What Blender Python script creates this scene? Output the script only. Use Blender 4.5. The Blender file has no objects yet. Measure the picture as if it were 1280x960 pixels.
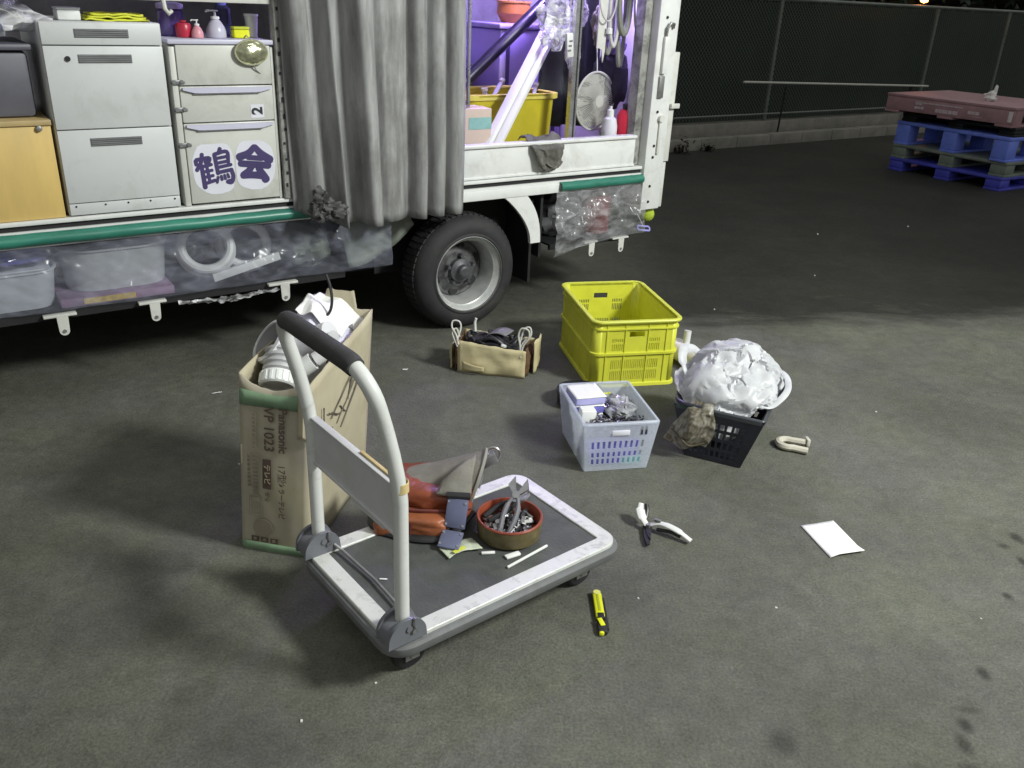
import bpy, bmesh, math, random
from mathutils import Vector, Matrix, noise
PI = math.pi
R = math.radians
random.seed(7)
sc = bpy.context.scene
col = sc.collection

# ---------------------------------------------------------------- camera, world, light
cam_d = bpy.data.cameras.new('camera')
cam_d.sensor_width = 36.0
cam_d.lens = 1069.7 / 1280 * 36
cam_d.clip_start = 0.05
cam_d.clip_end = 500
cam = bpy.data.objects.new('camera', cam_d)
col.objects.link(cam)
pit, rol = 0.4243, -0.0449
fwd = Vector((0, math.cos(pit), -math.sin(pit)))
rgt = Vector((1, 0, 0))
dwn = -rgt.cross(fwd)
r2 = math.cos(rol) * rgt + math.sin(rol) * dwn
d2 = -math.sin(rol) * rgt + math.cos(rol) * dwn
cam.matrix_world = Matrix((
    (r2.x, -d2.x, -fwd.x, 0.0), (r2.y, -d2.y, -fwd.y, 0.0), (r2.z, -d2.z, -fwd.z, 1.5414), (0, 0, 0, 1)))
sc.camera = cam

sc.view_settings.view_transform = 'Standard'
sc.view_settings.look = 'None'
sc.view_settings.exposure = 0.0
sc.view_settings.gamma = 1.0
sc.cycles.use_denoising = True
sc.cycles.max_bounces = 8
sc.cycles.transparent_max_bounces = 16
sc.cycles.sample_clamp_indirect = 4.0

LAMP = Vector((4.3, 0.7, 4.3))            # the yard lamp, off to the right
AIM = Vector((0.25, 2.9, 0.35))
w = bpy.data.worlds.new('World')
sc.world = w
w.use_nodes = True
nt = w.node_tree
bg = nt.nodes['Background']
sky = nt.nodes.new('ShaderNodeTexSky')
sky.sky_type = 'NISHITA'
sky.sun_disc = False
sky.sun_elevation = R(-3)
sky.sun_rotation = R(110)
hs = nt.nodes.new('ShaderNodeHueSaturation')      # city night sky: greyed
hs.inputs['Saturation'].default_value = 0.3
nt.links.new(sky.outputs[0], hs.inputs['Color'])
nt.links.new(hs.outputs[0], bg.inputs[0])
bg.inputs[1].default_value = 0.05

def lamp(name, kind, loc, energy, color, aim=None, **kw):
    d = bpy.data.lights.new(name, kind)
    d.energy = energy
    d.color = color
    for k, v in kw.items():
        setattr(d, k, v)
    o = bpy.data.objects.new(name, d)
    col.objects.link(o)
    o.location = loc
    if aim is not None:
        o.rotation_euler = (Vector(aim) - Vector(loc)).to_track_quat('-Z', 'Y').to_euler()
    return o

lamp('yard_lamp', 'SPOT', LAMP, 1730, (0.965, 1.0, 0.95), AIM, spot_size=R(88), spot_blend=0.8, shadow_soft_size=0.55)
lamp('night_fill', 'SUN', (0, 0, 10), 1.35, (0.97, 0.99, 0.95), (-1.0, 1.8, 4.0), angle=R(150))  # broad soft fill lamp added for the night ambient glow

# ---------------------------------------------------------------- helpers
def newmat(name):
    m = bpy.data.materials.new(name)
    m.use_nodes = True
    n = m.node_tree
    return m, n, n.nodes['Principled BSDF'], n.nodes, n.links

def M(name, c, rough=0.5, metal=0.0, var=0.12, scale=9.0, bump=0.0, bscale=80.0, dirt=0.0, dcol=(0.05, 0.045, 0.035),
      dscale=5.0, spec=0.5, trans=0.0, alpha=1.0, emis=0.0, coat=0.0, stretch=(1, 1, 1), dlow=0.46):
    m, n, b, N, L = newmat(name)
    tc = N.new('ShaderNodeTexCoord')
    mp = N.new('ShaderNodeMapping')
    mp.inputs['Scale'].default_value = stretch
    L.new(tc.outputs['Object'], mp.inputs[0])
    nz = N.new('ShaderNodeTexNoise')
    nz.inputs['Scale'].default_value = scale
    nz.inputs['Detail'].default_value = 5
    nz.inputs['Roughness'].default_value = 0.65
    L.new(mp.outputs[0], nz.inputs[0])
    rp = N.new('ShaderNodeValToRGB')
    a, z = 1 - var, 1 + var
    rp.color_ramp.elements[0].position = 0.3
    rp.color_ramp.elements[1].position = 0.7
    rp.color_ramp.elements[0].color = (c[0] * a, c[1] * a, c[2] * a, 1)
    rp.color_ramp.elements[1].color = (min(1, c[0] * z), min(1, c[1] * z), min(1, c[2] * z), 1)
    L.new(nz.outputs[0], rp.inputs[0])
    out = rp.outputs[0]
    if dirt > 0:
        dn = N.new('ShaderNodeTexNoise')
        dn.inputs['Scale'].default_value = dscale
        dn.inputs['Detail'].default_value = 7
        dn.inputs['Roughness'].default_value = 0.7
        dn.inputs['Distortion'].default_value = 0.6
        L.new(mp.outputs[0], dn.inputs[0])
        mr = N.new('ShaderNodeMapRange')
        mr.inputs[1].default_value = dlow
        mr.inputs[2].default_value = dlow + 0.26
        mr.inputs[4].default_value = dirt
        L.new(dn.outputs[0], mr.inputs[0])
        mx = N.new('ShaderNodeMix')
        mx.data_type = 'RGBA'
        mx.inputs[7].default_value = (*dcol, 1)
        L.new(mr.outputs[0], mx.inputs[0])
        L.new(out, mx.inputs[6])
        out = mx.outputs[2]
    L.new(out, b.inputs['Base Color'])
    rm = N.new('ShaderNodeMapRange')
    rm.inputs[3].default_value = max(0.02, rough - 0.1)
    rm.inputs[4].default_value = min(1, rough + 0.1)
    L.new(nz.outputs[0], rm.inputs[0])
    L.new(rm.outputs[0], b.inputs['Roughness'])
    b.inputs['Metallic'].default_value = metal
    b.inputs['Specular IOR Level'].default_value = spec
    b.inputs['Transmission Weight'].default_value = trans
    b.inputs['Alpha'].default_value = alpha
    b.inputs['Coat Weight'].default_value = coat
    if emis:
        L.new(out, b.inputs['Emission Color'])
        b.inputs['Emission Strength'].default_value = emis
    if bump > 0:
        bn = N.new('ShaderNodeTexNoise')
        bn.inputs['Scale'].default_value = bscale
        bn.inputs['Detail'].default_value = 4
        L.new(mp.outputs[0], bn.inputs[0])
        bp = N.new('ShaderNodeBump')
        bp.inputs['Strength'].default_value = bump
        bp.inputs['Distance'].default_value = 0.004
        L.new(bn.outputs[0], bp.inputs['Height'])
        L.new(bp.outputs[0], b.inputs['Normal'])
    return m

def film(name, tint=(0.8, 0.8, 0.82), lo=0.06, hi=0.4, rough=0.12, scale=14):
    """thin clear plastic sheet: see-through, shiny, with pale streaks painted in as crease glints"""
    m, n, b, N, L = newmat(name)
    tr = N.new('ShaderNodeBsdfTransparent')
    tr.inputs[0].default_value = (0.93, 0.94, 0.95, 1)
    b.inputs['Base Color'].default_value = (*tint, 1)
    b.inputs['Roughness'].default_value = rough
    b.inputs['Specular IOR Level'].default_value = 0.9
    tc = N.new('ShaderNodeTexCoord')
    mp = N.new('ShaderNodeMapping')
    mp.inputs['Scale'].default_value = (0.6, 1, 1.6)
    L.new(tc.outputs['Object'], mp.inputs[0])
    def glint_streaks(sc_, det, wd, amp):
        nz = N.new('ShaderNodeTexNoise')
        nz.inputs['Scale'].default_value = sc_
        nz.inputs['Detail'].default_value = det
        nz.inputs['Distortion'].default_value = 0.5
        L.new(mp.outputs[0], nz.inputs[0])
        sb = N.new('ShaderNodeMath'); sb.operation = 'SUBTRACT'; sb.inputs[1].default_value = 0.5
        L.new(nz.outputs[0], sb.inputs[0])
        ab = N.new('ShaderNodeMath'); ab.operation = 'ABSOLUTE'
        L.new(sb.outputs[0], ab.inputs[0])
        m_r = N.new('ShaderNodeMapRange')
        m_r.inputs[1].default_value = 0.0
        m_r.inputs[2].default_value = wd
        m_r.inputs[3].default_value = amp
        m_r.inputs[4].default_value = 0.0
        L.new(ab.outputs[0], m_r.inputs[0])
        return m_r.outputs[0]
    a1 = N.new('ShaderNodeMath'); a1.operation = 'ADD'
    L.new(glint_streaks(scale * .5, 2, 0.06, hi), a1.inputs[0])
    L.new(glint_streaks(scale * 1.3, 3, 0.07, hi * .6), a1.inputs[1])
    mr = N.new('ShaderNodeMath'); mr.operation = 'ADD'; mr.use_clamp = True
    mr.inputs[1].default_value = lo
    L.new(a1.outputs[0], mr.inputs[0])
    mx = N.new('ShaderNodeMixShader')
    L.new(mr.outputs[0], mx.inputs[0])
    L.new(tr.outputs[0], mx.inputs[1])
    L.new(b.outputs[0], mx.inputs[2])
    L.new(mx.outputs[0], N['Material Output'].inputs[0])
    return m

def rotm(rx=0, ry=0, rz=0):
    return Matrix.Rotation(rz, 4, 'Z') @ Matrix.Rotation(ry, 4, 'Y') @ Matrix.Rotation(rx, 4, 'X')

class MB:
    """collects shapes and links them as one mesh object"""
    def __init__(s):
        s.b = bmesh.new()
    def box(s, c, d, rot=None, bev=0.0, seg=2, taper=None):
        r = bmesh.ops.create_cube(s.b, size=1.0)
        vs = r['verts']
        for v in vs:
            k = 1.0
            if taper and v.co.z > 0:
                k = taper
            v.co = Vector((v.co.x * d[0] * k, v.co.y * d[1] * k, v.co.z * d[2]))
        if bev > 0:
            es = list({e for v in vs for e in v.link_edges})
            q = bmesh.ops.bevel(s.b, geom=es, offset=bev, segments=seg, profile=0.5, affect='EDGES')
            vs = list({v for f in q['faces'] for v in f.verts} | {v for v in vs if v.is_valid})
        m = Matrix.Translation(Vector(c)) @ (rot if rot is not None else Matrix.Identity(4))
        for v in vs:
            v.co = m @ v.co
        return s
    def b2(s, x0, x1, y0, y1, z0, z1, bev=0.0):
        return s.box(((x0 + x1) / 2, (y0 + y1) / 2, (z0 + z1) / 2), (abs(x1 - x0), abs(y1 - y0), abs(z1 - z0)), bev=bev)
    def ring(s, c, ax, rad, seg, up=None):
        ax = Vector(ax).normalized()
        u = Vector(up) if up is not None else (Vector((0, 0, 1)) if abs(ax.z) < 0.9 else Vector((1, 0, 0)))
        u = (u - ax * u.dot(ax)).normalized()
        v = ax.cross(u)
        return [s.b.verts.new(Vector(c) + rad * (math.cos(2 * PI * i / seg) * u + math.sin(2 * PI * i / seg) * v)) for i in range(seg)]
    def bridge(s, a, b):
        n = len(a)
        for i in range(n):
            s.b.faces.new((a[i], a[(i + 1) % n], b[(i + 1) % n], b[i]))
    def cyl(s, p0, p1, r0, r1=None, seg=16, caps=True):
        r1 = r0 if r1 is None else r1
        p0, p1 = Vector(p0), Vector(p1)
        a = s.ring(p0, p1 - p0, r0, seg)
        b = s.ring(p1, p1 - p0, r1, seg)
        s.bridge(a, b)
        if caps:
            s.b.faces.new(a[::-1])
            s.b.faces.new(b)
        return s
    def tube(s, pts, r, seg=8, closed=False, caps=True, flat=None):
        P = [Vector(p) for p in pts]
        n = len(P)
        up = None
        rings = []
        for i in range(n):
            a = P[i - 1] if (i > 0 or closed) else P[i]
            b = P[(i + 1) % n] if (i < n - 1 or closed) else P[i]
            t = (b - a)
            t = t.normalized() if t.length > 1e-9 else Vector((0, 0, 1))
            if up is None:
                up = Vector((0, 0, 1)) if abs(t.z) < 0.9 else Vector((1, 0, 0))
            up = (up - t * up.dot(t))
            up = up.normalized() if up.length > 1e-6 else t.orthogonal().normalized()
            v = t.cross(up)
            rr = r[i] if isinstance(r, (list, tuple)) else r
            fl = flat if flat else 1.0
            rings.append([s.b.verts.new(P[i] + rr * (math.cos(2 * PI * k / seg) * up * fl + math.sin(2 * PI * k / seg) * v)) for k in range(seg)])
        for i in range(n - 1):
            s.bridge(rings[i], rings[i + 1])
        if closed:
            s.bridge(rings[-1], rings[0])
        elif caps:
            s.b.faces.new(rings[0][::-1])
            s.b.faces.new(rings[-1])
        return s
    def lathe(s, prof, seg=24, m=None, closed=False):
        """prof: (radius, height) about local z"""
        m = m if m is not None else Matrix.Identity(4)
        rings = []
        for r, h in prof:
            if r < 1e-6:
                rings.append([s.b.verts.new(m @ Vector((0, 0, h)))])
            else:
                rings.append([s.b.verts.new(m @ Vector((r * math.cos(2 * PI * i / seg), r * math.sin(2 * PI * i / seg), h))) for i in range(seg)])
        prs = list(zip(rings[:-1], rings[1:]))
        if closed:
            prs.append((rings[-1], rings[0]))
        for a, b in prs:
            if len(a) == 1 and len(b) == 1:
                continue
            if len(a) == 1:
                for i in range(seg):
                    s.b.faces.new((a[0], b[i], b[(i + 1) % seg]))
            elif len(b) == 1:
                for i in range(seg):
                    s.b.faces.new((a[i], a[(i + 1) % seg], b[0]))
            else:
                s.bridge(a, b)
        return s
    def prism(s, poly, h, m=None):
        """2-D polygon in local xy pushed up by h"""
        m = m if m is not None else Matrix.Identity(4)
        a = [s.b.verts.new(m @ Vector((x, y, 0))) for x, y in poly]
        b = [s.b.verts.new(m @ Vector((x, y, h))) for x, y in poly]
        s.bridge(a, b)
        s.b.faces.new(a[::-1])
        s.b.faces.new(b)
        return s
    def grid(s, fn, nu, nv, wrap=False):
        V = [[s.b.verts.new(fn(i / nu, j / nv)) for j in range(nv + 1)] for i in range(nu if wrap else nu + 1)]
        for i in range(nu):
            for j in range(nv):
                i2 = (i + 1) % len(V)
                s.b.faces.new((V[i][j], V[i2][j], V[i2][j + 1], V[i][j + 1]))
        return s
    def sweep(s, path, prof, closed=True):
        """path: list of (pos2d, outward2d); prof: list of (out, z), closed section"""
        rings = []
        for p, o in path:
            rings.append([s.b.verts.new(Vector((p[0] + o[0] * a, p[1] + o[1] * a, z))) for a, z in prof])
        for i in range(len(rings)):
            s.bridge(rings[i], rings[(i + 1) % len(rings)])
        return s
    def lat(s, P, us, vs, holes, th):
        """panel between the corners P00,P10,P11,P01 with cells of the (us, vs) grid left open"""
        P = [Vector(p) for p in P]
        nrm = (P[1] - P[0]).cross(P[3] - P[0]).normalized()
        f = lambda u, v, k: (P[0] * (1 - u) + P[1] * u) * (1 - v) + (P[3] * (1 - u) + P[2] * u) * v + nrm * (k * th)
        V = {}
        def g(i, j, k):
            if (i, j, k) not in V:
                V[(i, j, k)] = s.b.verts.new(f(us[i], vs[j], k))
            return V[(i, j, k)]
        nu, nv = len(us) - 1, len(vs) - 1
        sol = lambda i, j: 0 <= i < nu and 0 <= j < nv and not holes(i, j)
        for i in range(nu):
            for j in range(nv):
                if not sol(i, j):
                    continue
                s.b.faces.new((g(i, j, 1), g(i + 1, j, 1), g(i + 1, j + 1, 1), g(i, j + 1, 1)))
                s.b.faces.new((g(i, j, 0), g(i, j + 1, 0), g(i + 1, j + 1, 0), g(i + 1, j, 0)))
                for di, dj, a, b in ((-1, 0, (i, j), (i, j + 1)), (1, 0, (i + 1, j + 1), (i + 1, j)), (0, -1, (i + 1, j), (i, j)), (0, 1, (i, j + 1), (i + 1, j + 1))):
                    if not sol(i + di, j + dj):
                        s.b.faces.new((g(*a, 1), g(*b, 1), g(*b, 0), g(*a, 0)))
        return s
    def build(s, name, mat, parent=None, m=None, smooth=35, solid=0.0, sub=0):
        if m is not None:
            s.b.transform(m)
        bmesh.ops.recalc_face_normals(s.b, faces=s.b.faces[:])
        me = bpy.data.meshes.new(name)
        s.b.to_mesh(me)
        s.b.free()
        me.materials.append(mat)
        if smooth:
            me.shade_smooth()
            me.set_sharp_from_angle(angle=R(smooth))
        o = bpy.data.objects.new(name, me)
        col.objects.link(o)
        if parent is not None:
            o.parent = parent
        if solid:
            md = o.modifiers.new('solid', 'SOLIDIFY')
            md.thickness = solid
        if sub:
            md = o.modifiers.new('sub', 'SUBSURF')
            md.levels = md.render_levels = sub
        return o

def rrect(wd, dp, r, n=6):
    out = []
    for cx, cy, a0 in ((wd / 2 - r, dp / 2 - r, 0), (-wd / 2 + r, dp / 2 - r, 90), (-wd / 2 + r, -dp / 2 + r, 180), (wd / 2 - r, -dp / 2 + r, 270)):
        for i in range(n + 1):
            a = R(a0 + 90 * i / n)
            o = (math.cos(a), math.sin(a))
            out.append(((cx + r * o[0], cy + r * o[1]), o))
    return out

def cat(pts, n=8, closed=False):
    P = [Vector(p) for p in pts]
    if closed:
        P = [P[-1]] + P + P[:2]
    else:
        P = [P[0] * 2 - P[1]] + P + [P[-1] * 2 - P[-2]]
    out = []
    for i in range(1, len(P) - 2):
        a, b, c, d = P[i - 1:i + 3]
        for k in range(n):
            t = k / n
            out.append(0.5 * ((2 * b) + (c - a) * t + (2 * a - 5 * b + 4 * c - d) * t * t + (3 * b - a - 3 * c + d) * t ** 3))
    if not closed:
        out.append(P[-2])
    return out

def fb(x, y, z=0.0, o=4):
    return noise.fractal(Vector((x, y, z)), 1.0, 2.0, o)

_rc = random.Random(5)
_CW = [[(Vector((_rc.gauss(0, 1), _rc.gauss(0, 1), _rc.gauss(0, 1))).normalized(), _rc.uniform(.7, 1.9), _rc.random()) for _ in range(7)] for _ in range(12)]
def crease(p, seed=0, f=2.0, warp=.25):
    """0..1, flat facets meeting in sharp folds, like crumpled sheet"""
    p = p + warp * noise.noise_vector(p * 1.3 + Vector((seed, 0, 0)))
    s = 0
    for n_, k_, ph in _CW[seed % 12]:
        x = (p.dot(n_) * f * k_ + ph) % 1.0
        s += abs(x * 2 - 1) / k_
    return s / 5.6

def tag(o, label=None, cat_=None, group=None, kind=None):
    if label: o['label'] = label
    if cat_: o['category'] = cat_
    if group: o['group'] = group
    if kind: o['kind'] = kind
    return o

def thing(name, label, cat_, loc=(0, 0, 0), rz=0.0, group=None):
    o = bpy.data.objects.new(name, None)
    o.empty_display_size = 0.1
    col.objects.link(o)
    o.location = loc
    o.rotation_euler = (0, 0, rz)
    return tag(o, label, cat_, group)

def copy_tree(o, parent=None):
    c = o.copy()
    col.objects.link(c)
    if parent is not None:
        c.parent = parent
    for ch in list(o.children):
        copy_tree(ch, c)
    return c

def text(body, size, mat, parent, loc, face='-y', rot=0.0, bold=0.0, depth=0.0006, align='CENTER', name='lettering'):
    cu = bpy.data.curves.new('txt', 'FONT')
    cu.body = body
    cu.size = size
    cu.offset = bold
    cu.extrude = depth / 2
    cu.align_x = align
    cu.align_y = 'CENTER'
    t = bpy.data.objects.new('txt', cu)
    col.objects.link(t)
    bpy.context.view_layer.update()
    me = bpy.data.meshes.new_from_object(t.evaluated_get(bpy.context.evaluated_depsgraph_get()))
    bpy.data.objects.remove(t)
    bpy.data.curves.remove(cu)
    me.name = name
    base = {'-y': rotm(R(90)), '+x': rotm(R(90), 0, R(90)), '+z': Matrix.Identity(4)}[face]
    me.transform(Matrix.Translation(Vector(loc)) @ base @ Matrix.Rotation(rot, 4, 'Z'))
    me.materials.clear()
    me.materials.append(mat)
    o = bpy.data.objects.new(name, me)
    col.objects.link(o)
    o.parent = parent
    return o

# frame of the parked truck: s along its side (to the rear), t into it, z up
TY = 0.6184
T0 = Vector((-0.3829, 4.0365, 0))
TU = Vector((math.cos(TY), math.sin(TY), 0))
TN = Vector((-math.sin(TY), math.cos(TY), 0))
def TW(s, t, z=0.0):
    return T0 + TU * s + TN * t + Vector((0, 0, z))

# ---------------------------------------------------------------- materials
white_paint = M('white_paint', (0.72, 0.73, 0.72), 0.35, var=0.05, dirt=0.35, dcol=(0.25, 0.23, 0.19), dscale=7, dlow=0.52)
white_metal = M('white_metal', (0.62, 0.62, 0.58), 0.35, var=0.06, dirt=0.4, dcol=(0.22, 0.20, 0.16), dscale=11, dlow=0.52)
grey_metal = M('grey_metal', (0.33, 0.33, 0.33), 0.4, 0.6, dirt=0.4, dscale=9)
dirty_grey = M('dirty_grey_metal', (0.36, 0.36, 0.34), 0.55, 0.1, dirt=0.85, dcol=(0.05, 0.05, 0.045), dscale=16, dlow=0.42)
alu = M('aluminium', (0.6, 0.6, 0.62), 0.28, 0.85, var=0.08, scale=20, dirt=0.25, dcol=(0.2, 0.19, 0.17))
steel = M('steel', (0.5, 0.5, 0.52), 0.3, 0.9, var=0.15, scale=30)
rubber = M('tyre_rubber', (0.022, 0.022, 0.024), 0.75, var=0.3, scale=14, bump=0.15, bscale=120, dirt=0.6, dcol=(0.06, 0.057, 0.05), dscale=4)
black_pl = M('black_plastic', (0.018, 0.018, 0.02), 0.45, var=0.2, dirt=0.3, dcol=(0.06, 0.06, 0.055))
dark_iron = M('chassis_black', (0.012, 0.012, 0.013), 0.7, var=0.3)
green_pl = M('green_strip', (0.035, 0.20, 0.145), 0.35, var=0.2, scale=6, dirt=0.55, dcol=(0.015, 0.05, 0.04), dscale=9, stretch=(0.4, 1, 2))
plywood = M('yellow_plywood', (0.62, 0.44, 0.15), 0.55, var=0.10, scale=5, dirt=0.35, dcol=(0.42, 0.29, 0.10), dscale=3, stretch=(2.5, 1, 0.5))
cab_white = M('cabinet_enamel', (0.58, 0.595, 0.60), 0.42, var=0.03, scale=4, dirt=0.45, dcol=(0.36, 0.36, 0.33), dscale=7, dlow=0.52)
cream_pl = M('cream_plastic', (0.57, 0.575, 0.535), 0.38, var=0.04, scale=5, dirt=0.5, dcol=(0.30, 0.29, 0.24), dscale=6, dlow=0.5)
lilac_pl = M('lilac_plastic', (0.56, 0.55, 0.68), 0.4, var=0.05)
grip_grey = M('handle_recess', (0.20, 0.205, 0.21), 0.4, 0.3, var=0.2, scale=60, stretch=(0.2, 1, 3))
purple_ink = M('purple_print', (0.052, 0.036, 0.130), 0.6, var=0.15)
sticker = M('sticker_white', (0.70, 0.70, 0.78), 0.5, var=0.04)
black_ink = M('black_print', (0.02, 0.02, 0.025), 0.6)

# ---------------------------------------------------------------- ground
def ground_material():
    m, n, b, N, L = newmat('asphalt')
    tc = N.new('ShaderNodeTexCoord')
    co = tc.outputs['Object']
    def nz(scale, detail=5, rough=0.6, dist=0.0, vec=None):
        t = N.new('ShaderNodeTexNoise')
        t.inputs['Scale'].default_value = scale
        t.inputs['Detail'].default_value = detail
        t.inputs['Roughness'].default_value = rough
        t.inputs['Distortion'].default_value = dist
        L.new(vec if vec is not None else co, t.inputs[0])
        return t.outputs[0]
    def mr(x, a, b_, c, d):
        t = N.new('ShaderNodeMapRange')
        for i, v in enumerate((a, b_, c, d)):
            t.inputs[i + 1].default_value = v
        L.new(x, t.inputs[0])
        return t.outputs[0]
    def ma(op, x, y):
        t = N.new('ShaderNodeMath')
        t.operation = op
        for i, v in enumerate((x, y)):
            if isinstance(v, (int, float)):
                t.inputs[i].default_value = v
            else:
                L.new(v, t.inputs[i])
        return t.outputs[0]
    fine = nz(130, 4, 0.75)
    mid = nz(22, 5, 0.7)
    big = nz(1.1, 5, 0.6, 0.5)
    val = ma('MULTIPLY', mr(fine, 0.28, 0.72, 0.60, 1.40), mr(mid, 0.3, 0.7, 0.84, 1.16))
    val = ma('MULTIPLY', val, mr(big, 0.3, 0.7, 0.76, 1.22))
    val = ma('MULTIPLY', val, mr(nz(6.5, 6, 0.7, 0.8), 0.3, 0.7, 0.86, 1.14))
    # darker asphalt beyond the objects, far ground's dimness painted in too, ragged edge
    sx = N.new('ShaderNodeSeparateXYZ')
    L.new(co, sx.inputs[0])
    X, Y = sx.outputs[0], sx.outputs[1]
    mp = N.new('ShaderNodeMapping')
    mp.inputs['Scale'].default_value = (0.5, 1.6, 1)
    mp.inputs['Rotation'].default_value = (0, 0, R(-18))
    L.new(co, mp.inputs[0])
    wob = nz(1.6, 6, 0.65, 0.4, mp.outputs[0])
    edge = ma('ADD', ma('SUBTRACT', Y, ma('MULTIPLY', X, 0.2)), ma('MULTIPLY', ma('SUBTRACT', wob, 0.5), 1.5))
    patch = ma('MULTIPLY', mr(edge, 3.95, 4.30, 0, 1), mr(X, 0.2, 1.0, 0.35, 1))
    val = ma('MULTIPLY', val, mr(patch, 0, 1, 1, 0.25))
    # oil spots
    sd = nz(55, 4, 0.7)
    for (px, py, rx, ry, k) in ((0.66, 1.47, .040, .045, .45), (1.12, 1.55, .020, .026, .6), (1.09, 1.49, .020, .036, .55), (1.25, 1.73, .018, .030, .6),
                               (1.48, 2.06, .017, .022, .6), (1.62, 2.24, .018, .03, .6), (1.67, 2.37, .024, .036, .6), (1.07, 1.41, .03, .03, .5),
                               (1.60, 2.32, .02, .018, .5), (1.15, 1.60, .035, .014, .35), (0.95, 1.42, .02, .015, .3), (0.30, 2.02, .16, .12, .14),
                               (-0.55, 1.35, .25, .18, .14), (0.8, 3.3, .5, .3, .12)):
        dx = ma('DIVIDE', ma('SUBTRACT', X, px), rx)
        dy = ma('DIVIDE', ma('SUBTRACT', Y, py), ry)
        d = ma('SQRT', ma('ADD', ma('MULTIPLY', dx, dx), ma('MULTIPLY', dy, dy)), 0)
        d = ma('ADD', d, ma('MULTIPLY', ma('SUBTRACT', sd, 0.5), 0.5))
        val = ma('MULTIPLY', val, mr(d, 0.35, 1.15, 1 - k, 1))
    # pale worn chips in the aggregate
    vo = N.new('ShaderNodeTexVoronoi')
    vo.inputs['Scale'].default_value = 42
    L.new(co, vo.inputs[0])
    sep = N.new('ShaderNodeSeparateColor')
    L.new(vo.outputs['Color'], sep.inputs[0])
    chip = ma('MULTIPLY', ma('GREATER_THAN', sep.outputs[0], 0.965), mr(vo.outputs['Distance'], 0.10, 0.22, 1, 0))
    val = ma('ADD', val, ma('MULTIPLY', chip, 0.3))
    hue = N.new('ShaderNodeMix')
    hue.data_type = 'RGBA'
    hue.inputs[6].default_value = (0.115, 0.118, 0.092, 1)
    hue.inputs[7].default_value = (0.110, 0.110, 0.096, 1)
    L.new(mr(nz(2.7, 4), 0.35, 0.65, 0, 1), hue.inputs[0])
    vm = N.new('ShaderNodeVectorMath')
    vm.operation = 'SCALE'
    L.new(hue.outputs[2], vm.inputs[0])
    L.new(val, vm.inputs['Scale'])
    L.new(vm.outputs[0], b.inputs['Base Color'])
    L.new(mr(mid, 0.3, 0.7, 0.72, 0.92), b.inputs['Roughness'])
    b.inputs['Specular IOR Level'].default_value = 0.3
    bp = N.new('ShaderNodeBump')
    bp.inputs['Strength'].default_value = 0.6
    bp.inputs['Distance'].default_value = 0.004
    L.new(ma('ADD', fine, ma('MULTIPLY', mid, 1.5)), bp.inputs['Height'])
    L.new(bp.outputs[0], b.inputs['Normal'])
    return m
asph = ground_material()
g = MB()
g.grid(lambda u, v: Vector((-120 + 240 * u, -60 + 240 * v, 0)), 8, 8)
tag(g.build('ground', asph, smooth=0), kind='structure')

# ---------------------------------------------------------------- truck
truck = thing('work_truck', 'white box truck parked with its side open, grey curtain and cabinets along the opening', 'truck', T0, TY)
panel_in = M('interior_panel', (0.30, 0.29, 0.33), 0.6, var=0.15, dirt=0.4)
plyfloor = M('cargo_plywood', (0.16, 0.13, 0.09), 0.7, var=0.2)
MB().b2(-2.7, 1.36, 0.0, 1.6, 0.66, 0.735).build('cargo_floor', plyfloor, truck)
MB().b2(-2.7, 1.36, 1.6, 1.64, 0.5, 2.30).build('back_wall', panel_in, truck)
MB().b2(-2.74, -2.7, -0.05, 1.64, 0.5, 2.30).build('front_wall', white_paint, truck)
MB().b2(1.36, 1.395, 0.07, 1.64, 0.5, 2.30).build('rear_wall', white_paint, truck)
MB().b2(-2.78, 1.42, -0.07, 1.68, 2.30, 2.36, bev=0.01).build('roof', white_paint, truck)
MB().b2(-0.35, -0.33, 0.30, 1.599, 0.7355, 2.299).build('light_baffle', panel_in, truck)  # unseen wall added to keep violet light off the left bay
# sill
m_ = MB()
m_.b2(-2.7, 1.235, -0.052, -0.002, 0.642, 0.690, bev=0.004)
m_.b2(-2.7, 1.235, -0.046, -0.002, 0.6905, 0.702)
m_.build('side_sill', white_paint, truck)
MB().b2(-2.7, 1.235, -0.036, -0.001, 0.703, 0.722).build('sill_groove', dark_iron, truck)
MB().b2(-2.7, 1.235, -0.050, -0.0005, 0.7225, 0.738, bev=0.003).build('sill_lip', white_paint, truck)
def strip(s0, s1):
    n = 60
    def f(u, v):
        s = s0 + (s1 - s0) * u
        a = PI * v
        k = 1 + 0.10 * fb(s * 9, v, 3.1)
        return Vector((s, -0.050 - 0.028 * math.sin(a) * k, 0.672 - 0.024 * math.cos(a) * k + 0.004 * fb(s * 3, 0, 1)))
    q = MB()
    q.grid(f, n, 8)
    return q.build('green_strip', green_pl, truck)
strip(-2.7, -0.60)
strip(0.675, 1.233)
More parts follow.
